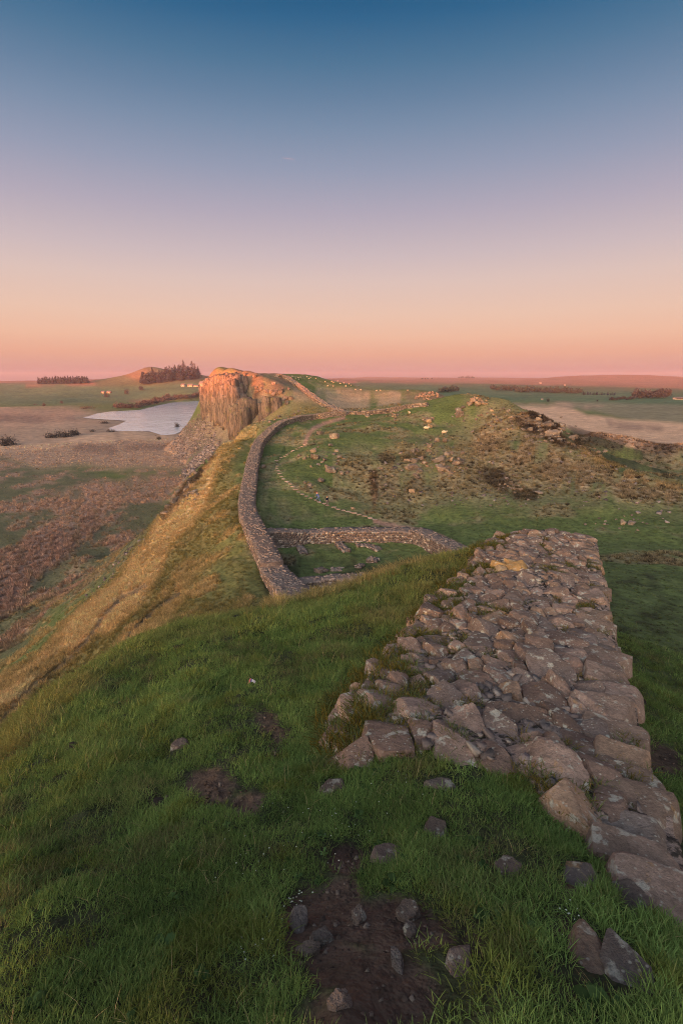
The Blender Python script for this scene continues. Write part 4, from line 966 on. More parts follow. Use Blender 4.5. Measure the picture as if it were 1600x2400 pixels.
# ------------------------------------------------------------------ sheep
def plain(name, col, rough=.9):
    m, t, b = new_mat(name); tc = node(t, 'ShaderNodeTexCoord'); n = noise_node(t, 9, 4, .6, tc.outputs['Object'])
    k = maprange(t, n.outputs[0], .3, .7, .8, 1.2); cb_ = node(t, 'ShaderNodeCombineColor'); [t.links.new(k, cb_.inputs[i]) for i in range(3)]
    t.links.new(mixcol(t, 1.0, col, cb_.outputs[0], 'MULTIPLY'), b.inputs['Base Color']); b.inputs['Roughness'].default_value = rough; return m
M_fleece = plain('fleece', (.5, .39, .28)); M_sheephead = plain('sheep_face', (.55, .42, .33)); M_leg = plain('sheep_leg', (.35, .26, .2))
def sheep_parts():
    D, T = ico(3)
    body = D * np.array([.52, .27, .29]); body[:, 2] += np.where(body[:, 2] > 0, .02, .03) - .04 * (body[:, 0] > .3); body += D * (.035 * noise3(D, 5, 3))[:, None]; body[:, 2] += .62
    hd = D * np.array([.15, .085, .1]); hd[:, 2] -= hd[:, 0] * .5; hd += np.array([.62, 0, .78])
    nk = D * np.array([.17, .13, .15]); nk += np.array([.48, 0, .73])
    ears = [ (ico(1)[0] * np.array([.03, .07, .02]) + np.array([.55, s * .12, .84]), ico(1)[1]) for s in (-1, 1)]
    return body, hd, nk, ears, T
def make_sheep():
    root = empty('sheep'); body, hd, nk, ears, T = sheep_parts()
    np_mesh('fleece', np.concatenate([body, nk]), np.concatenate([T, T + len(body)]), M_fleece, root, True)
    h = np_mesh('head', hd, T, M_sheephead, root, True)
    for V, t in ears: np_mesh('ear', V, t, M_sheephead, h, True)
    tp = np_mesh('tail', ico(2)[0] * np.array([.05, .05, .13]) + np.array([-.52, 0, .58]), ico(2)[1], M_fleece, root, True)
    for sx in (-.33, .33):
        for sy in (-.13, .13):
            a = np.arange(6) * math.pi / 3; ring = lambda r, z, dx: np.stack([np.cos(a) * r + sx + dx, np.sin(a) * r + sy, np.full(6, z)], -1)
            V = np.concatenate([ring(.06, .45, 0), ring(.038, .25, -.02 if sx < 0 else .01), ring(.03, .06, 0), ring(.04, 0, .01)])
            f = [(r * 6 + k, r * 6 + (k + 1) % 6, r * 6 + 6 + (k + 1) % 6, r * 6 + 6 + k) for r in range(3) for k in range(6)]
            np_mesh('leg', V, np.array(f), M_leg, root, True)
    return root
def copy_tree(o, parent=None):
    c = o.copy(); COL.objects.link(c); c.parent = parent
    for ch in o.children: copy_tree(ch, c)
    return c
sh0 = make_sheep()
for k, (u, v, a, s, lab) in enumerate([(959,971,1.9,1.15,'pale sheep seen end-on, leftmost of the three on the green hilltop'), (998,1009,-.25,1.45,'pale sheep standing side-on below the small rock cluster, middle of the three'), (1040,1019,.2,1.4,'pale sheep side-on, rightmost of the three on the green hill')]):
    o = sh0 if k == 0 else copy_tree(sh0); g = G(u, v); o.location = g - Vector((0, 0, .05)); o.rotation_euler = (0, 0, a); o.scale = (s, s, s); tag(o, lab, 'sheep', 'sheep on the near hill')
body, hd, nk, ears, T = sheep_parts()
lg = [BOX * np.array([.04, .04, .22]) + np.array([x, y, .2]) for x in (-.33, .33) for y in (-.13, .13)]
Vf = np.concatenate([body, hd, nk]); Tf = np.concatenate([T, T + len(body), T + 2 * len(body)])
bq = np.concatenate([np.stack([BOXF[:, 0], BOXF[:, 1], BOXF[:, 2]], -1), np.stack([BOXF[:, 0], BOXF[:, 2], BOXF[:, 3]], -1)])
for l in lg: Tf = np.concatenate([Tf, bq + len(Vf)]); Vf = np.concatenate([Vf, l])
far_me = None; rng = np.random.default_rng(4)
ORD = ['first', 'second', 'third', 'fourth', 'fifth', 'sixth', 'seventh', 'eighth', 'ninth', 'tenth', 'eleventh', 'twelfth', 'thirteenth', 'fourteenth', 'fifteenth', 'sixteenth', 'seventeenth', 'eighteenth', 'nineteenth', 'twentieth', 'twenty-first', 'twenty-second', 'twenty-third', 'twenty-fourth', 'twenty-fifth', 'twenty-sixth', 'twenty-seventh', 'last']
for kq, (u, v) in enumerate(sorted([(676,882),(685,882),(693,887),(699,885),(700,889),(704,884),(719,883),(724,888),(728,885),(740,887),(762,895),(777,894),(781,896),(791,893),(768,905),(781,905),(753,912),(797,899),(806,898),(810,905),(818,900),(822,903),(833,913),(845,914),(882,916),(891,915),(669,881),(955,915)])):
    if far_me is None:
        o = np_mesh('sheep', Vf, Tf, M_fleece, None, True); far_me = o.data
    else: o = bpy.data.objects.new('sheep', far_me); COL.objects.link(o)
    g = G(u, v + 1); s = rng.uniform(.65, .85); o.location = g; o.scale = (s,) * 3; o.rotation_euler = (0, 0, rng.choice([0, 3.14]) + rng.normal() * .5)
    tag(o, 'tiny pale sheep on the far hill behind the saddle, ' + ORD[kq] + ' from the left', 'sheep', 'sheep on the far hill')

# ------------------------------------------------------------------ two walkers on the steps
def skin_mesh(name, pts, edges, radii, mat, parent=None, root=0, sub=2):
    me = bpy.data.meshes.new(name); me.from_pydata(pts, edges, []); o = bpy.data.objects.new(name, me); COL.objects.link(o)
    md = o.modifiers.new('skin', 'SKIN'); md.use_smooth_shade = True
    for i, r in enumerate(radii):
        sv = me.skin_vertices[0].data[i]; sv.radius = (r, r) if not isinstance(r, tuple) else r; sv.use_root = (i == root)
    sb = o.modifiers.new('sub', 'SUBSURF'); sb.levels = sub; sb.render_levels = sub
    me.materials.append(mat)
    if parent: o.parent = parent
    return o
M_skin = plain('skin', (.55, .33, .24)); M_blue = plain('blue_jacket', (.10, .12, .26)); M_jean = plain('denim', (.09, .13, .22)); M_pink = plain('pink_hat', (.75, .16, .22), .8)
M_navy = plain('navy_jacket', (.012, .014, .03)); M_grey = plain('grey_trousers', (.20, .145, .14)); M_hair = plain('red_brown_hair', (.30, .10, .05)); M_boot = plain('boots', (.05, .035, .03))
def head(root, c, turn, mat_top, cap):
    D, T = ico(3)
    V = D * np.array([.085, .075, .115]); f = D[:, 0]
    V[:, 0] += .018 * np.exp(-((D[:, 1] / .16) ** 2) - ((D[:, 2] + .1) / .18) ** 2) * (f > .6)            # nose
    V[:, 0] -= .012 * np.exp(-((np.abs(D[:, 1]) - .35) / .14) ** 2 - ((D[:, 2] - .12) / .12) ** 2) * (f > .4)   # eye sockets
    V[:, 0] -= .006 * np.exp(-((D[:, 1]) / .3) ** 2 - ((D[:, 2] + .5) / .06) ** 2) * (f > .3)
    h = np_mesh('head', rot_z(V, turn) + np.array(c), T, M_skin, root, True)
    for s in (-1, 1): np_mesh('ear', rot_z(ico(2)[0] * np.array([.025, .012, .035]) + np.array([-.01, s * .076, 0]), turn) + np.array(c), ico(2)[1], M_skin, h, True)
    m = (D[:, 2] > (.15 if cap else -.35)) & ((D[:, 0] < .55) | (D[:, 2] > .45))
    W = V * (1.16 if cap else 1.1); W[:, 2] += .012
    keepf = T[m[T].all(1)]
    np_mesh('hat' if cap else 'hair', rot_z(W, turn) + np.array(c), keepf, mat_top, root, True)
def walker(loc, scale, turn, lean, stride, jacket, trousers, topmat, cap, label):
    """faces local +x, feet at z = 0"""
    root = empty('person', loc); tag(root, label, 'person', 'walkers on the steps')
    hip = (0, 0, .90); ch = (.13 * lean, 0, 1.2); nk = (.27 * lean, 0, 1.43); hd_ = (.37 * lean, 0, 1.58)
    fl, fr = (stride, .1, .22 * (stride > .3) + .08), (-stride * .8, -.1, .08)
    kl, kr = (stride * .85 + .1, .1, .58), (-stride * .1 + .04, -.1, .50)
    shl, shr = (nk[0] - .02, .19, 1.38), (nk[0] - .02, -.19, 1.38)
    ell, elr = (nk[0] + .10, .25, 1.10), (nk[0] - .1, -.25, 1.10); hl, hr = (nk[0] + .32, .2, 1.02), (nk[0] + .12, -.22, .92)
    pts = [hip, ch, nk, hd_, (.0, .1, .88), kl, fl, (.0, -.1, .88), kr, fr, shl, ell, hl, shr, elr, hr, (fl[0] + .16, .1, fl[2] - .04), (fr[0] + .16, -.1, fr[2] - .04)]
    ed = [(0, 1), (1, 2), (2, 3), (0, 4), (4, 5), (5, 6), (0, 7), (7, 8), (8, 9), (2, 10), (10, 11), (11, 12), (2, 13), (13, 14), (14, 15), (6, 16), (9, 17)]
    rr = [.13, .13, .07, .05, .085, .06, .045, .085, .06, .045, .06, .045, .03, .06, .045, .03, .035, .035]
    body = skin_mesh('body', pts, ed, rr, M_skin, root)
    skin_mesh('jacket', [(hip[0], 0, .84), ch, (nk[0], 0, 1.40), shl, ell, (hl[0] - .06, hl[1], hl[2] + .02), shr, elr, (hr[0] - .04, hr[1], hr[2] + .04)], [(0, 1), (1, 2), (2, 3), (3, 4), (4, 5), (2, 6), (6, 7), (7, 8)], [(.17, .2), (.16, .2), .1, .085, .065, .05, .085, .065, .05], jacket, root)
    skin_mesh('trousers', [(0, 0, .9), (.0, .1, .86), kl, (fl[0], .1, fl[2] + .06), (0, -.1, .86), kr, (fr[0], -.1, fr[2] + .06)], [(0, 1), (1, 2), (2, 3), (0, 4), (4, 5), (5, 6)], [.15, .11, .085, .07, .11, .085, .07], trousers, root)
    for f in (fl, fr):
        skin_mesh('boot', [(f[0] - .03, f[1], f[2] + .06), (f[0], f[1], f[2] - .02), (f[0] + .17, f[1], f[2] - .035)], [(0, 1), (1, 2)], [.055, .055, .045], M_boot, root)
    for hnd, s in ((hl, 1), (hr, -1)):
        p0 = np.array(hnd)
        hp = [tuple(p0)]; he = []; hr_ = [.03]
        for k in range(5):
            a = (k - 1.8) * .014 * s; l_ = [.05, .085, .092, .085, .07][k]; off = np.array([.03 if k else .0, a, -.035 if k else -.01]); d = np.array([l_ * .6, (.02 * s if k == 0 else 0), -l_ * .6])
            b0 = len(hp); hp += [tuple(p0 + off), tuple(p0 + off + d * .55), tuple(p0 + off + d + np.array([-.01, 0, -.005]))]; he += [(0, b0), (b0, b0 + 1), (b0 + 1, b0 + 2)]; hr_ += [.011, .009, .008]
        skin_mesh('hand', hp, he, hr_, M_skin, root, 0, 1)
    head(root, hd_, 0, topmat, cap)
    root.scale = (scale,) * 3; root.rotation_euler = (0, 0, turn)
    return root
g1, g2 = G(747, 1177), G(767, 1185)
walker(g1, 1.0, math.pi - .35, 1.0, .38, M_blue, M_jean, M_pink, True, 'person in a blue jacket and pink hat striding up the stepping stones, bent forward')
walker(g2, .98, math.pi - .5, .15, .10, M_navy, M_grey, M_hair, False, 'person in a black jacket and grey trousers standing on the stepping stones')
# ------------------------------------------------------------------ far woods, bushes and farms
M_conif = plain('conifer_foliage', (.022, .02, .026)); M_bush = plain('bare_bush', (.055, .042, .04)); M_bare = plain('bare_twigs', (.035, .03, .033)); M_wood = plain('wood', (.08, .055, .045)); M_leafy = plain('dark_wood', (.03, .036, .036))
def conifer_geo(rng, h, r):
    """whorls of drooping branch blades round a stem"""
    V, T = [], []; n = 8
    for lv in range(n):
        f = lv / n; z = h * (.12 + .86 * f); rr = r * (1 - f) ** .8 * rng.uniform(.8, 1.15)
        for k in range(7):
            a = rng.uniform(0, 6.28); w = rr * .45; b = len(V); ca, sa = math.cos(a), math.sin(a)
            V += [(0, 0, z + h * .06), (ca * rr - sa * w, sa * rr + ca * w, z - h * .05), (ca * rr * 1.15, sa * rr * 1.15, z - h * .08), (ca * rr + sa * w, sa * rr - ca * w, z - h * .05)]
            T += [(b, b + 1, b + 2), (b, b + 2, b + 3)]
    return np.array(V), np.array(T)
def crown_geo(rng, rx, ry, rz, n, leaf):
    """leaf clumps spread through an uneven crown"""
    nb = 9; cs = rng.normal(size=(nb, 3)); cs = cs / np.linalg.norm(cs, axis=1)[:, None] * rng.uniform(.35, .75, (nb, 1)); cs[:, 2] = np.abs(cs[:, 2]) * .8
    k = rng.integers(0, nb, n); P = cs[k] + rng.normal(size=(n, 3)) * .24; P = P * np.array([rx, ry, rz]); P[:, 2] = np.maximum(P[:, 2], -.1 * rz)
    A = rng.normal(size=(n, 3, 3)) * leaf; V = (P[:, None, :] + A).reshape(-1, 3); return V, np.arange(n * 3).reshape(-1, 3)
def trunk_geo(h, r):
    a = np.arange(6) * math.pi / 3; V = np.concatenate([np.stack([np.cos(a) * r * q, np.sin(a) * r * q, np.full(6, z)], -1) for z, q in ((-1, 1.3), (h * .4, .8), (h, .3))])
    return V, np.array([(r_ * 6 + k, r_ * 6 + (k + 1) % 6, r_ * 6 + 6 + (k + 1) % 6, r_ * 6 + 6 + k) for r_ in range(2) for k in range(6)])
def px(g): return (g.y * CP - (g.z - EYE) * SP) / F
rng = np.random.default_rng(8)
def wood(name, label, pts, hpx, geo, mat, leaf=None):
    """a far wood that reads as one mass"""
    Vs, Ts, n = [], [], 0
    for u, v in pts:
        g = G(u, v); k = px(g); h = hpx * k * rng.uniform(.7, 1.15)
        V, T = conifer_geo(rng, h, h * .3) if geo == 'c' else crown_geo(rng, h * .5, h * .5, h * .6, 160, h * .09)
        if geo != 'c': V = V + np.array([0, 0, h * .32])
        Vs.append(V + np.array(g)); Ts.append(T + n); n += len(V)
    o = np_mesh(name, np.concatenate(Vs), np.concatenate(Ts), mat); tag(o, label, kind='stuff'); return o
def strip(u0, v0, u1, v1, n, j=2.0): return [(u0 + (u1 - u0) * f + rng.normal() * 1.5, v0 + (v1 - v0) * f - abs(rng.normal()) * j) for f in np.linspace(0, 1, n)]
wood('conifer_wood', 'dark conifer plantation on the left skyline', strip(94, 901, 206, 899, 110, 1.5), 17, 'c', M_conif)
wood('conifer_wood', 'lower belt of conifers on the flank of the pointed hill', strip(334, 902, 400, 895, 70, 5) + strip(390, 896, 466, 888, 70, 7), 25, 'c', M_conif)
wood('shore_scrub', 'band of dark bare scrub along the far shore of the lough', strip(270, 958, 330, 957, 26, 2) + strip(325, 957, 395, 941, 34, 4) + strip(385, 940, 478, 931, 30, 2), 12, 'b', M_bush)
wood('shelter_wood', 'dark belt of trees across the far green fields', strip(1150, 915, 1240, 918, 34, 2) + strip(1210, 920, 1295, 921, 34, 2) + strip(1290, 922, 1360, 923, 34, 3) , 12, 'b', M_leafy)
wood('shelter_wood', 'small dark wood left of the far fields', strip(1030, 921, 1070, 919, 18, 2), 13, 'b', M_leafy)
wood('shelter_wood', 'bare brown copse near the far right edge', strip(1485, 934, 1562, 934, 30, 2), 20, 'b', M_bare)
wood('shelter_wood', 'thin bare hedge left of the brown copse', strip(1430, 939, 1485, 937, 16, 1), 9, 'b', M_bare)
wood('conifer_wood', 'row of small conifers right of the dark tree belt', strip(1364, 925, 1440, 927, 22, .6), 8, 'c', M_conif)
wood('shelter_wood', 'tiny trees on the hazy skyline', strip(1075, 887, 1110, 887, 8, .4) + strip(990, 890, 1010, 889, 4, .4), 6, 'b', M_bare)
for kq, (u, v, h) in enumerate(sorted([(392,877,17),(398,876,18),(404,877,15),(411,876,16),(418,875,17),(424,875,19),(431,874,16),(437,875,15),(443,876,16),(450,877,15),(456,878,14),(462,879,13),(408,879,14),(428,880,15),(446,880,13),(466,880,11)])):
    g = G(u, v); s = h * 1.2 * px(g); root = empty('conifer_tree', g)
    tag(root, 'dark pointed conifer on the hilltop skyline above the farm, ' + ORD[kq] + ' from the left', 'tree', 'conifers on the hilltop')
    V, T = conifer_geo(rng, s, s * .26); np_mesh('crown', V, T, M_conif, root); V, T = trunk_geo(s * .5, s * .02); np_mesh('trunk', V, T, M_wood, root)
def tree(name, u, v, wp, hp, mat, label, cat='tree', group=None, n=500, leaf=.045, lift=.25):
    g = G(u, v); k = px(g); w, h = wp * k, hp * k; root = empty(name, g - Vector((0, 0, .1))); tag(root, label, cat, group)
    V, T = crown_geo(rng, w * .52, w * .5, h * (1 - lift), n, leaf * h); np_mesh('crown', V + np.array([0, 0, h * lift]), T, mat, root)
    Vt, Tt = trunk_geo(h * .6, h * .03); np_mesh('trunk', Vt, Tt, M_wood, root)
for k_ in range(5):
    pass
tree('shrub', 20, 1043, 44, 22, M_bush, 'dark rounded shrub at the left edge of the marsh', 'shrub', None, 1500, .05, .0)
tree('shrub', 118, 1026, 30, 14, M_bush, 'low dark shrub at the left end of the marsh thicket', 'shrub', None, 900, .06, .0)
tree('shrub', 148, 1024, 46, 22, M_bush, 'tallest dark shrub in the middle of the marsh thicket', 'shrub', None, 1400, .05, .0)
tree('shrub', 178, 1020, 30, 16, M_bush, 'dark shrub at the right end of the marsh thicket', 'shrub', None, 900, .06, .0)
tree('shrub', 246, 992, 28, 8, M_bush, 'low scrub on the spit at the near end of the lough', 'shrub', None, 500, .08, .0)
tree('shrub', 262, 1012, 26, 9, M_bush, 'low scrub on the near shore of the lough', 'shrub', None, 500, .08, .0)
tree('shrub', 216, 1012, 18, 7, M_bush, 'small scrub between the thicket and the lough', 'shrub', None, 400, .08, .0)
tree('shrub', 372, 1030, 16, 11, M_bush, 'small scrub below the end of the lough near the scree', 'shrub', None, 400, .06, .0)
tree('shrub', 416, 1003, 14, 14, M_bush, 'bare bush on the shore against the scree', 'shrub', None, 400, .06, .0)
tree('shrub', 205, 958, 36, 8, M_bush, 'long low bush in the field left of the lough', 'shrub', None, 500, .08, .0)
tree('field_tree', 103, 952, 10, 9, M_bush, 'small dark tree, left one of two in the green fields', 'tree')
tree('field_tree', 145, 946, 10, 8, M_bush, 'small dark tree, right one of two in the green fields', 'tree')
tree('field_tree', 84, 949, 14, 4, M_bush, 'low dark hedge bush left of the two small field trees', 'shrub', None, 300, .08, .0)
tree('field_tree', 251, 932, 14, 14, M_bare, 'rounded bare pinkish tree below the small barn', 'tree')
tree('field_tree', 298, 924, 12, 15, M_bare, 'bare pinkish tree beside the wall right of the barn', 'tree')
tree('field_tree', 331, 915, 14, 12, M_bare, 'hazy bare tree up the slope below the conifer belt', 'tree')
tree('field_tree', 1284, 942, 9, 10, M_leafy, 'single dark tree in the far right fields', 'tree')
tree('field_tree', 1400, 941, 5, 6, M_bare, 'thin bare tree on the far hedge line', 'tree')
tree('field_tree', 1096, 887, 20, 8, M_bare, 'rounded tree clump on the right skyline', 'tree')
# dark sedge patches in the reed marsh behind
for k_ in range(0): pass
# buildings
M_barn = plain('pale_stone_wall', (.3, .21, .16)); M_roof = plain('slate_roof', (.12, .105, .11)); M_white = plain('white_paint', (.3, .27, .25)); M_dark = plain('dark_opening', (.03, .025, .03))
def house(u, v, wp, hp, dp, label, wallm, turn=0, name='farm_building', doors=2, chim=False):
    g = G(u, v); k = px(g); w, h, d = wp * k, hp * k, dp * k; root = empty(name, g); root.rotation_euler = (0, 0, turn); tag(root, label, 'building')
    e = h * .58
    V = [(-w/2,-d/2,-3),(w/2,-d/2,-3),(w/2,d/2,-3),(-w/2,d/2,-3),(-w/2,-d/2,e),(w/2,-d/2,e),(w/2,d/2,e),(-w/2,d/2,e),(-w/2,0,h),(w/2,0,h)]
    mesh_obj('wall', V, [(0,1,5,4),(2,3,7,6),(1,2,6,9,5),(3,0,4,8,7)], wallm, root)
    o_ = .06 * w; r = mesh_obj('roof', [(-w/2-o_,-d/2-o_,e-.1),(w/2+o_,-d/2-o_,e-.1),(w/2+o_,0,h+.25),(-w/2-o_,0,h+.25),(-w/2-o_,d/2+o_,e-.1),(w/2+o_,d/2+o_,e-.1),
                         (-w/2-o_,-d/2-o_,e-.4),(w/2+o_,-d/2-o_,e-.4),(w/2+o_,0,h-.05),(-w/2-o_,0,h-.05),(-w/2-o_,d/2+o_,e-.4),(w/2+o_,d/2+o_,e-.4)],
                 [(0,1,2,3),(3,2,5,4),(7,6,9,8),(8,9,10,11),(0,6,7,1),(4,5,11,10),(1,7,8,2),(2,8,11,5),(0,3,9,6),(3,4,10,9)], M_roof, root)
    for j in range(doors):
        x = -w * .3 + j * w * .6 / max(1, doors - 1) if doors > 1 else 0
        dw = w * .09; V = [(x-dw,-d/2-.05,e*.25),(x+dw,-d/2-.05,e*.25),(x+dw,-d/2-.05,e*.75),(x-dw,-d/2-.05,e*.75),(x-dw,-d/2+.1,e*.25),(x+dw,-d/2+.1,e*.25),(x+dw,-d/2+.1,e*.75),(x-dw,-d/2+.1,e*.75)]
        mesh_obj('window', V, [(0,1,2,3),(0,4,5,1),(1,5,6,2),(2,6,7,3),(3,7,4,0)], M_dark, root)
    if chim:
        c = .05 * w; V = BOX * np.array([c, c, h * .16]) + np.array([w * .42, 0, h * 1.05]); mesh_obj('chimney', V, BOXF, wallm, r)
house(242, 921, 8, 4.5, 5, 'small lit barn at the left of the pair in the green fields', M_barn, -.2)
house(256, 921, 10, 5.0, 6, 'longer lit barn with a dark roof beside the bare tree', M_barn, -.2)
house(430, 905, 9, 6, 7, 'white gabled barn at the left end of the farm below the conifers', M_white, -.25)
house(447, 906, 12, 6.5, 7, 'grey barn in the middle of the farm below the conifers', M_barn, -.25)
house(460, 906, 12, 4, 6, 'low farm shed with a slate roof next to the farmhouse', M_barn, -.25)
house(474, 905, 12, 11, 8, 'gabled farmhouse with a chimney at the edge of the cliff', M_barn, -.5, 'farmhouse', 2, True)
house(1590, 936, 24, 5.5, 8, 'long low white building at the far right edge', M_white, .1, 'farm_building', 5)
house(1266, 898, 5, 2.5, 4, 'tiny lit cottage on the far moor, left one', M_white, -.2)
house(1323, 903, 3.5, 2.5, 3, 'tiny lit cottage on the far moor, right one', M_white, -.2)
house(1270, 936, 4, 2.2, 3, 'small pale hut in the fields beside the single dark tree', M_white, 0)

# ------------------------------------------------------------------ litter and contrail
M_lit_r = plain('red_wrapper', (.55, .16, .13), .6); M_lit_w = plain('pale_wrapper', (.62, .5, .5), .6); M_lit_b = plain('blue_wrapper', (.08, .09, .26), .6)
g = G(591, 1608); k = px(g); lit = empty('litter', g + Vector((0, 0, .05))); tag(lit, 'crumpled red, white and blue wrapper lying in the grass', 'litter')
def slab(name, pts, mat, t=.004):
    n = len(pts); V = [(x * k, y * k, z * k) for x, y, z in pts] + [(x * k, y * k, z * k - t) for x, y, z in pts]
    mesh_obj(name, V, [tuple(range(n)), tuple(range(2 * n - 1, n - 1, -1))] + [(i, i + n, (i + 1) % n + n, (i + 1) % n) for i in range(n)], mat, lit)
slab('red_flap', [(-10, -5, 0), (-4, -3, 2), (-3, 6, 6), (-6, 7, 5)], M_lit_r); slab('blue_band', [(-4, -3, 2), (-1, -2, 3), (-.5, 5, 5), (-3, 6, 6)], M_lit_b); slab('white_sheet', [(-1, -2, 3), (7, -5, 1), (10, 0, 3), (5, 1, 5), (-.5, 5, 5)], M_lit_w)
d_ = ray(690, 373); s_ = 9000
c0 = np.array(d_) * s_ + np.array([0, 0, EYE]); d2 = np.array(ray(660, 369)) * s_ + np.array([0, 0, EYE])
mt_, tt_, bb_ = new_mat('contrail'); bb_.inputs['Base Color'].default_value = (.9, .85, .85, 1); bb_.inputs['Alpha'].default_value = .012
a = np.arange(6) * math.pi / 3; ax = (d2 - c0); V = []
for f, r in ((0, 4), (.15, 7), (.6, 9), (1, 3)):
    p = c0 + ax * f; V.append(np.stack([p[0] + 0 * a, p[1] + np.cos(a) * r, p[2] + np.sin(a) * r], -1))
ct = np_mesh('contrail', np.concatenate(V), np.array([(r * 6 + q, r * 6 + (q + 1) % 6, r * 6 + 6 + (q + 1) % 6, r * 6 + 6 + q) for r in range(3) for q in range(6)]), mt_, None, True)
tag(ct, 'faint short vapour trail high in the blue sky', 'vapour trail')

# molehills and dung, dark lumps in the turf
M_clod = plain('dark_soil', (.035, .024, .018)); rng = np.random.default_rng(55)
for u, v, wp, lab in [(172,1757,44,'dark upright lump of earth in the grass at the left edge'), (420,1522,34,'dark molehill on the brow left of the middle'), (552,1452,30,'dark clump of earth near the brow below the wall corner'),
                      (1076,1307,10,'dark dung patch on the turf near the far end of the broken wall'), (935,1366,20,'dark dung patch, leftmost of those on the bright turf'), (975,1372,16,'dark dung patch, rightmost of those on the bright turf'), (372,1885,40,'dark hollow clod in the turf left of the bare soil'), (1500,1650,26,'dark clod beyond the right edge of the broken wall')]:
    g = G(u, v); s = wp * px(g); V, T = rand_rock(rng, (s, s * .8, s * .55), 5, 3, .16, 8)
    tag(stone_obj('earth_clod', V, T, M_clod, g + Vector((0, 0, s * .05)), angle=60), lab, 'earth clod')
# ------------------------------------------------------------------ grass
def grass_material(name, transl=.35):
    m = bpy.data.materials.new(name); m.use_nodes = True; t = m.node_tree; t.nodes.clear()
    out = node(t, 'ShaderNodeOutputMaterial'); d = node(t, 'ShaderNodeBsdfDiffuse'); tr = node(t, 'ShaderNodeBsdfTranslucent'); mx = node(t, 'ShaderNodeMixShader'); mx.inputs[0].default_value = transl
    ti = node(t, 'ShaderNodeAttribute', attribute_name='tint', attribute_type='INSTANCER'); rn = node(t, 'ShaderNodeAttribute', attribute_name='rnd')
    k = maprange(t, rn.outputs['Fac'], 0, 1, .6, 1.5); cb_ = node(t, 'ShaderNodeCombineColor'); [t.links.new(k, cb_.inputs[i]) for i in range(3)]
    c = mixcol(t, 1.0, ti.outputs['Color'], cb_.outputs[0], 'MULTIPLY')
    c = mixcol(t, maprange(t, rn.outputs['Fac'], .93, .97, 0, .55), c, (.30, .20, .09))
    t.links.new(c, d.inputs['Color']); t.links.new(c, tr.inputs['Color']); t.links.new(d.outputs[0], mx.inputs[1]); t.links.new(tr.outputs[0], mx.inputs[2]); t.links.new(mx.outputs[0], out.inputs[0])
    return m
M_grass = grass_material('grass_blade')
def clump(name, rng, n, spread, l0, l1, w, lean, mat):
    V, T, R = [], [], []
    for _ in range(n):
        a = rng.uniform(0, 6.28); q = spread * math.sqrt(rng.random()); bx, by = q * math.cos(a), q * math.sin(a)
        da = a + rng.normal() * 1.0; l = rng.uniform(l0, l1); ln = lean * rng.uniform(.3, 1.4); ww = w * rng.uniform(.7, 1.3)
        pa = da + 1.571; px_, py_ = math.cos(pa) * ww, math.sin(pa) * ww; b = len(V); rr = rng.random()
        for f, wf in ((0, 1), (.45, .85), (.8, .5)):
            x, y, z = bx + math.cos(da) * ln * l * f ** 1.8, by + math.sin(da) * ln * l * f ** 1.8, l * f * (1 - .28 * ln * f)
            V += [(x - px_ * wf, y - py_ * wf, z), (x + px_ * wf, y + py_ * wf, z)]
        f = 1.0; V.append((bx + math.cos(da) * ln * l, by + math.sin(da) * ln * l, l * (1 - .28 * ln)))
        T += [(b, b + 1, b + 3), (b, b + 3, b + 2), (b + 2, b + 3, b + 5), (b + 2, b + 5, b + 4), (b + 4, b + 5, b + 6)]; R += [rr] * 7
    me = bpy.data.meshes.new(name); me.from_pydata(V, [], T); me.materials.append(mat)
    at = me.attributes.new('rnd', 'FLOAT', 'POINT'); at.data.foreach_set('value', np.array(R, np.float32))
    return bpy.data.objects.new(name, me)
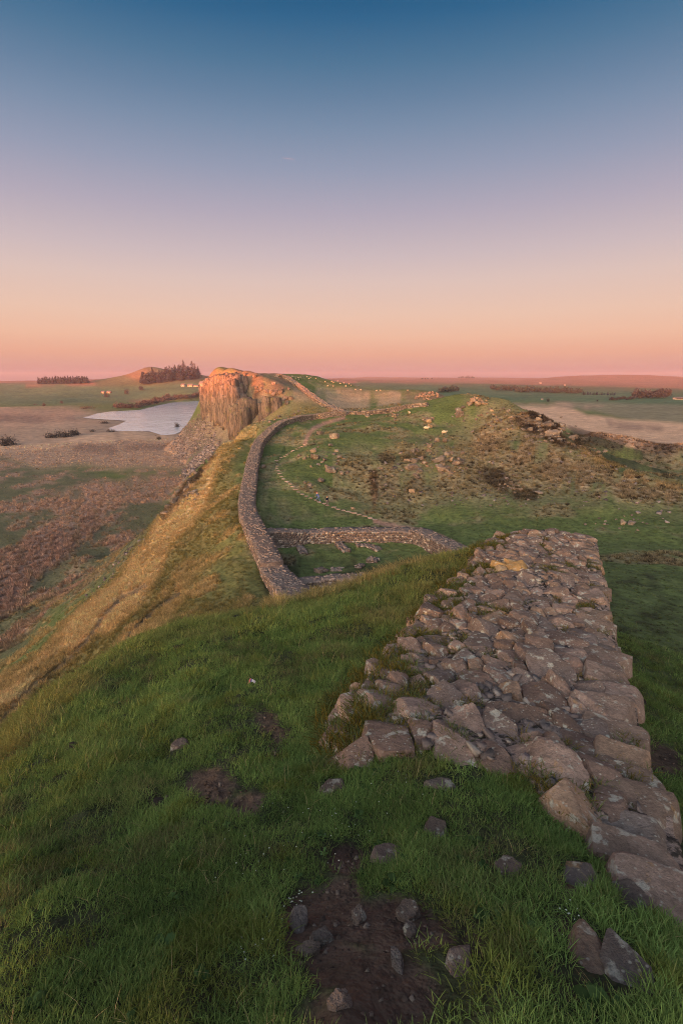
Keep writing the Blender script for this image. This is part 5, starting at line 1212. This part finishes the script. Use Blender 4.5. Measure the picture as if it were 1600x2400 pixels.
def scatter(name, label, P, rz, sc, tint, protos):
    """real blades: clump shapes set on points of one object"""
    n = len(P); me = bpy.data.meshes.new(name); me.vertices.add(n); me.vertices.foreach_set('co', P.astype(np.float32).ravel())
    for nm, typ, val, key in (('rz', 'FLOAT', rz, 'value'), ('sc', 'FLOAT', sc, 'value'), ('pick', 'INT', rng.integers(0, len(protos), n), 'value')):
        a = me.attributes.new(nm, typ, 'POINT'); a.data.foreach_set(key, val.astype(np.int32 if typ == 'INT' else np.float32))
    a = me.attributes.new('tint', 'FLOAT_VECTOR', 'POINT'); a.data.foreach_set('vector', tint.astype(np.float32).ravel())
    o = bpy.data.objects.new(name, me); COL.objects.link(o); tag(o, label, kind='stuff')
    pc = bpy.data.collections.new(name + '_clumps')
    for p in protos: pc.objects.link(p)
    ng = bpy.data.node_groups.new(name, 'GeometryNodeTree'); ng.interface.new_socket('Geometry', in_out='INPUT', socket_type='NodeSocketGeometry'); ng.interface.new_socket('Geometry', in_out='OUTPUT', socket_type='NodeSocketGeometry')
    gi = ng.nodes.new('NodeGroupInput'); go = ng.nodes.new('NodeGroupOutput'); iop = ng.nodes.new('GeometryNodeInstanceOnPoints'); ci = ng.nodes.new('GeometryNodeCollectionInfo')
    ci.inputs['Collection'].default_value = pc; ci.inputs['Separate Children'].default_value = True; ci.inputs['Reset Children'].default_value = True
    def na(nm, dt):
        q = ng.nodes.new('GeometryNodeInputNamedAttribute'); q.data_type = dt; q.inputs['Name'].default_value = nm; return q.outputs[0]
    cx = ng.nodes.new('ShaderNodeCombineXYZ'); ng.links.new(na('rz', 'FLOAT'), cx.inputs['Z'])
    iop.inputs['Pick Instance'].default_value = True
    ng.links.new(gi.outputs[0], iop.inputs['Points']); ng.links.new(ci.outputs[0], iop.inputs['Instance']); ng.links.new(na('pick', 'INT'), iop.inputs['Instance Index'])
    ng.links.new(cx.outputs[0], iop.inputs['Rotation']); ng.links.new(na('sc', 'FLOAT'), iop.inputs['Scale']); ng.links.new(iop.outputs[0], go.inputs[0])
    md = o.modifiers.new('blades', 'NODES'); md.node_group = ng
    return o
rng = np.random.default_rng(100)
lawn = [clump('lawn_clump', rng, 18, .06, .016, .045, .0017, 1.25, M_grass) for _ in range(6)]
rough = [clump('rough_clump', rng, 20, .045, .05, .11, .0018, .95, M_grass) for _ in range(3)]
tuss = [clump('tussock', rng, 34, .17, .12, .32, .011, .8, M_grass) for _ in range(5)]
rush = [clump('rush_clump', rng, 26, .30, .35, .8, .035, .55, M_grass) for _ in range(3)]
straw = [clump('dry_stalk', rng, 2, .03, .1, .22, .0013, 1.2, M_grass) for _ in range(4)]
flower = []
def polar(n, r0, r1, th=49):
    r = np.exp(rng.uniform(math.log(r0), math.log(r1), n)); a = np.radians(rng.uniform(-th, th, n)); return r * np.sin(a), r * np.cos(a)
def wall_mask(x, y):
    dx, dy = x - WO[0], y - WO[1]; t = dx * WT[0] + dy * WT[1]; w = dx * WN[0] + dy * WN[1]
    return (w > left_edge(t) + .02) & (w < 2.3) & (t > near_edge(w) + .02) & (t < 11)
def soil_at(u, v, x, y):
    s = np.zeros(len(u))
    for (cu, cv), rad, st in SOIL_PX:
        d = np.hypot(u - cu, (v - cv) * 1.25) / rad + .55 * fbm(x / .16, y / .16, 41, 4); s = np.maximum(s, sstep(1.35, .9, d) * min(st, 1))
    return s
x, y = polar(130000, .42, 18); x2, y2 = polar(34000, .42, 9, 75); k_ = np.abs(np.arctan2(x2, y2)) > math.radians(49); x, y = np.concatenate([x, x2[k_]]), np.concatenate([y, y2[k_]]); z = height(x, y); u, v = project(x, y, z); r = np.hypot(x, y)
so_ = soil_at(u, v, x, y)
st_ = np.zeros(len(x), bool)
for it in LOOSE:
    if it is not None: st_ |= np.hypot((u - it[0]) / (it[2] * .46 + 2), (v - it[1] - it[3] * .05) / (it[3] * .46 + 2)) < 1
keepm = ~st_ & ~wall_mask(x, y) & (rng.random(len(x)) > so_ * 1.12) & (y > .1) & (rng.random(len(x)) < np.clip((r / 2.6) ** 1.1, .2, 1) * np.clip(.75 + 1.1 * fbm(x / .35, y / .35, 44, 3), .15, 1))
x, y, z, u, v, r = (q[keepm] for q in (x, y, z, u, v, r))
n1 = fbm(x / .9, y / .9, 61, 4); n2 = fbm(x / 3.5, y / 3.5, 63, 4); n3 = fbm(x / .3, y / .3, 65, 3)
tint = np.array([.14, .19, .05]) * (1 + .35 * n1 + .3 * n3)[:, None] * rng.uniform(.75, 1.25, (len(x), 1))
dry = np.clip(.12 + .55 * n2 + .35 * n3, 0, .6)[:, None] * rng.random((len(x), 1))
tint = tint * np.where(fbm(x / .25, y / .25, 71, 3)[:, None] > .28, np.array([[.95, .8, .7]]), 1.0)
dead = sstep(.12, .42, fbm(x / .5, y / .5, 73, 4))[:, None] * .9 * rng.random((len(x), 1)); tint = tint * (1 - dead) + np.array([.15, .105, .055]) * dead
tint = tint * (1 - dry) + np.array([.20, .15, .05]) * dry
# yellowed rough grass along the brow and by the wall
brow = [(0,1730),(110,1640),(255,1530),(400,1470),(560,1435),(660,1410),(740,1390),(830,1355),(960,1312),(1090,1292)]
db = line_d(u, v, brow); wob = fbm(x / 1.2, y / 1.2, 66, 3)
yl = np.clip(sstep(65, 8, db) * (.55 + .7 * wob), 0, 1) * (y > 2.5)
wl_ = sstep(110, 20, line_d(u, v, [(760,1720),(850,1610),(900,1500),(990,1400),(1080,1330),(1150,1280)])) * (y > 2.2) * np.clip(.5 + wob, 0, 1) * .8
yl = np.maximum(yl, wl_)[:, None] * rng.uniform(.3, 1, (len(x), 1))
tint = tint * (1 - yl) + np.array([.33, .25, .08]) * yl
sc = np.clip(.36 + .19 * r, .55, 2.0) * (1 + .35 * n1 + .25 * n3) * rng.uniform(.75, 1.25, len(x)) * (1 + .5 * yl[:, 0] * (db < 60))
scatter('grass', 'green turf covering the near hilltop', np.stack([x, y, z - .004], -1), rng.uniform(0, 6.28, len(x)), np.clip(sc, .35, 3), np.clip(tint, .01, .6), lawn)
sel = rng.random(len(x)) < np.clip(.05 + .12 * n2 + .25 * yl[:, 0], 0.005, .4) * sstep(1.2, 4.5, r)
scatter('long_grass', 'taller tufts of rough grass on the near hilltop', np.stack([x, y, z - .004], -1)[sel], rng.uniform(0, 6.28, sel.sum()), np.clip(sc[sel] * .8, .5, 2), np.clip(tint[sel] * 1.1, .01, .6), rough)
bt = [(640,1408),(740,1385),(830,1352),(960,1310)]
sb_ = (line_d(u, v, bt) < 26) & (rng.random(len(x)) < .5) & (fbm(x / .5, y / .5, 81, 3) > -.1)
scatter('long_grass', 'long bleached grass along the brow above the enclosure', np.stack([x, y, z - .01], -1)[sb_], rng.uniform(0, 6.28, sb_.sum()), rng.uniform(1.6, 3.2, sb_.sum()), np.array([.36, .26, .10]) * rng.uniform(.6, 1.2, (sb_.sum(), 1)), rough)
sel = (rng.random(len(x)) < .012 + .03 * yl[:, 0])
scatter('dry_stalks', 'dry bent stalks among the turf', np.stack([x, y, z], -1)[sel], rng.uniform(0, 6.28, sel.sum()), np.clip(.22 + .13 * r[sel], .3, 1.3), np.tile([.42, .30, .15], (sel.sum(), 1)), straw)
# broad-leaved weeds pressed flat in the turf
def rosette(name, nleaf, ln):
    V, T, R = [], [], []
    for q in range(nleaf):
        a = q * 6.283 / nleaf + rng.normal() * .25; l = ln * rng.uniform(.6, 1.1); w = l * rng.uniform(.2, .3); ca, sa = math.cos(a), math.sin(a); b = len(V)
        for f, wf, zf in ((.05, .15, .1), (.4, .9, .3), (.75, .85, .32), (1, .05, .2)):
            V += [(ca * l * f - sa * w * wf, sa * l * f + ca * w * wf, l * zf), (ca * l * f + sa * w * wf, sa * l * f - ca * w * wf, l * zf)]
        T += [(b, b + 1, b + 3), (b, b + 3, b + 2), (b + 2, b + 3, b + 5), (b + 2, b + 5, b + 4), (b + 4, b + 5, b + 7), (b + 4, b + 7, b + 6)]; R += [rng.random() * .9] * 8
    me = bpy.data.meshes.new(name); me.from_pydata(V, [], T); me.materials.append(M_grass); at = me.attributes.new('rnd', 'FLOAT', 'POINT'); at.data.foreach_set('value', np.array(R, np.float32)); return bpy.data.objects.new(name, me)
sel = (rng.random(len(x)) < .03 * np.clip(.3 + 1.5 * fbm(x / .6, y / .6, 181, 3), 0, 1)) & (r < 8)
scatter('weeds', 'small broad-leaved weeds among the near turf', np.stack([x, y, z + .004], -1)[sel], rng.uniform(0, 6.28, sel.sum()), rng.uniform(.6, 1.3, sel.sum()), np.array([.08, .12, .04]) * rng.uniform(.7, 1.5, (sel.sum(), 1)), [rosette('weed', 7, .035), rosette('weed', 9, .045), rosette('weed', 5, .03)])
# slopes and hills: tussocks coloured as the ground they grow from
x, y = polar(130000, 13, 235, 40); z = height(x, y); u, v = project(x, y, z); r = np.hypot(x, y)
cl_, so2, gu2 = paint(x, y, z); bad = (line_d(u, v, STEP) < 6) | (line_d(u, v, PATH_PX) < 7) | (line_d(u, v, PATH2_PX) < 9) | (gu2 > .4) | wall_mask(x, y) | (z < -47)
warm = sstep(1.0, 1.45, cl_[:, 0] / cl_[:, 1]); keepm = ~bad & (rng.random(len(x)) < .35 + .65 * warm)
x, y, z, r, warm, cl_ = (q[keepm] for q in (x, y, z, r, warm, cl_))
sc = (.32 + .75 * warm) * rng.uniform(.6, 1.5, len(x)) * np.clip(.7 + r / 110, .7, 2.2)
jt = rng.random((len(x), 1)); tint = cl_ * (np.where(x[:, None] < -8, .75 + .6 * jt, .55 + 1.0 * jt) + .4 * warm[:, None] * (x < -8)[:, None])
dk = (rng.random(len(x)) < .13 * (x > -8))[:, None]; tint = np.where(dk, np.array([[.05, .035, .025]]), tint)
scatter('tussock_grass', 'tussocky grass on the slopes and the hill across the nick', np.stack([x, y, z - .03], -1), rng.uniform(0, 6.28, len(x)), sc, np.clip(tint, .01, .6), tuss)
# rushes in the northern valley
x, y = polar(60000, 80, 460, 40); k_ = x < -10; x, y = x[k_], y[k_]; z = height(x, y); cl_, _, _ = paint(x, y, z); r = np.hypot(x, y); u, v = project(x, y, z)
keepm = (z < -44) & (poly_sd(x, y, LOUGH) < -8) & (u < 470)
warm = sstep(1.15, 1.6, cl_[:, 0] / cl_[:, 1]); keepm &= rng.random(len(x)) < .35 + .65 * warm
x, y, z, r, warm, cl_ = (q[keepm] for q in (x, y, z, r, warm, cl_))
tint = cl_ * rng.uniform(.9, 2.1, (len(x), 1)); sc = (.6 + .8 * warm) * rng.uniform(.5, 1.4, len(x)) * np.where(r > 250, .75, 1)
scatter('rushes', 'pinkish brown rushes and reeds on the marshy valley floor', np.stack([x, y, z - .05], -1), rng.uniform(0, 6.28, len(x)), sc, np.clip(tint, .01, .6), rush)

# moss and tufts in the joints of the broken wall, white flowers by the soil
n = 11000; t_ = rng.uniform(-.6, 8.4, n); w_ = rng.uniform(-.4, 2.1, n); f = fbm(t_ / .55, w_ / .4, 171, 4) + .4 * sstep(.8, -.1, w_) - .06
k_ = (f > .22) & (t_ > near_edge(w_) - .1) & (w_ > left_edge(t_) - .3); t_, w_, f = t_[k_], w_[k_], f[k_]; x, y = wall_xy(t_, w_)
mo = (rng.random(len(x)) < .55)[:, None]
tint = np.where(mo, np.array([[.17, .115, .022]]), np.array([[.11, .12, .04]])) * rng.uniform(.6, 1.3, (len(x), 1))
scatter('moss', 'ochre moss and short grass growing on the broken wall', np.stack([x, y, np.where(w_ < left_edge(t_), np.maximum(height(x, y), wall_z(t_, w_) - .12), wall_z(t_, w_) + .01)], -1), rng.uniform(0, 6.28, len(x)), np.where(w_ < left_edge(t_) + .3, rng.uniform(1.2, 2.6, len(x)), rng.uniform(.6, 1.6, len(x))), tint, lawn)
fm = bpy.data.materials.new('flower_white'); fm.use_nodes = True; fm.node_tree.nodes['Principled BSDF'].inputs['Base Color'].default_value = (.7, .66, .5, 1)
fp = []
for k in range(2):
    V, F_ = [], []
    for q in range(5):
        a = q * 1.257 + k; b = len(V); V += [(0, 0, .03), (.003 * math.cos(a - .5), .003 * math.sin(a - .5), .032), (.0045 * math.cos(a), .0045 * math.sin(a), .031), (.003 * math.cos(a + .5), .003 * math.sin(a + .5), .032)]; F_.append((b, b + 1, b + 2, b + 3))
    me = bpy.data.meshes.new('flower'); me.from_pydata(V, [], F_); me.materials.append(fm); fp.append(bpy.data.objects.new('flower', me))
cu, cv, cs = np.array([(640,2180,40),(690,2110,30),(600,2230,35),(800,1960,60),(860,1900,70),(720,1900,60),(950,1840,60),(700,1990,60),(1330,2150,30),(1350,2220,30),(560,2010,70)]).T
j = rng.integers(0, len(cu), 420); uu = cu[j] + rng.normal(size=420) * cs[j] * .6; vv = cv[j] + rng.normal(size=420) * cs[j] * .5
FP = Gnear(uu[:260], vv[:260])
scatter('small_flowers', 'tiny white flowers dotted around the bare soil', FP[:130] + np.array([0, 0, .0]), rng.uniform(0, 6, 130), rng.uniform(.5, .9, 130), np.ones((130, 3)), fp)

# crumbs of earth and grit on the bare soil
_rc = np.random.default_rng(91); uu, vv = [], []
for (cu, cv), rad, st in SOIL_PX:
    n = int(rad * 1.2); uu.append(cu + _rc.normal(size=n) * rad * .5); vv.append(cv + _rc.normal(size=n) * rad * .4)
uu, vv = np.concatenate(uu), np.concatenate(vv); CP_ = Gnear(uu, vv); n = len(CP_)
S_ = .002 + .009 * _rc.random(n) ** 4
crumb_m = pieces_material('soil_crumbs', (.06, .036, .026), (.12, .072, .052), (.22, .15, .11))
box_cloud('soil_crumbs', CP_ - np.array([0, 0, .012]), np.stack([S_, S_ * .8, S_ * .6], -1), _rc.uniform(0, 6, n), crumb_m, None, _rc, .35, .3)
bpy.data.objects['soil_crumbs']['label'] = 'crumbs of dark earth and grit on the trodden bare patches'
# ------------------------------------------------------------------ evening haze over the whole place
hz = mesh_obj('haze', BOX * np.array([7300, 7300, 105]) + np.array([0, 0, -45 + 10]), BOXF)
hm = bpy.data.materials.new('haze'); hm.use_nodes = True; t = hm.node_tree; t.nodes.clear()
ho = node(t, 'ShaderNodeOutputMaterial'); pv = node(t, 'ShaderNodeVolumePrincipled'); pv.inputs['Color'].default_value = (.46, .48, .62, 1); pv.inputs['Density'].default_value = 9e-5; pv.inputs['Anisotropy'].default_value = 0.0
t.links.new(pv.outputs[0], ho.inputs['Volume']); hz.data.materials.append(hm); tag(hz, kind='stuff'); hz.display_type = 'WIRE'
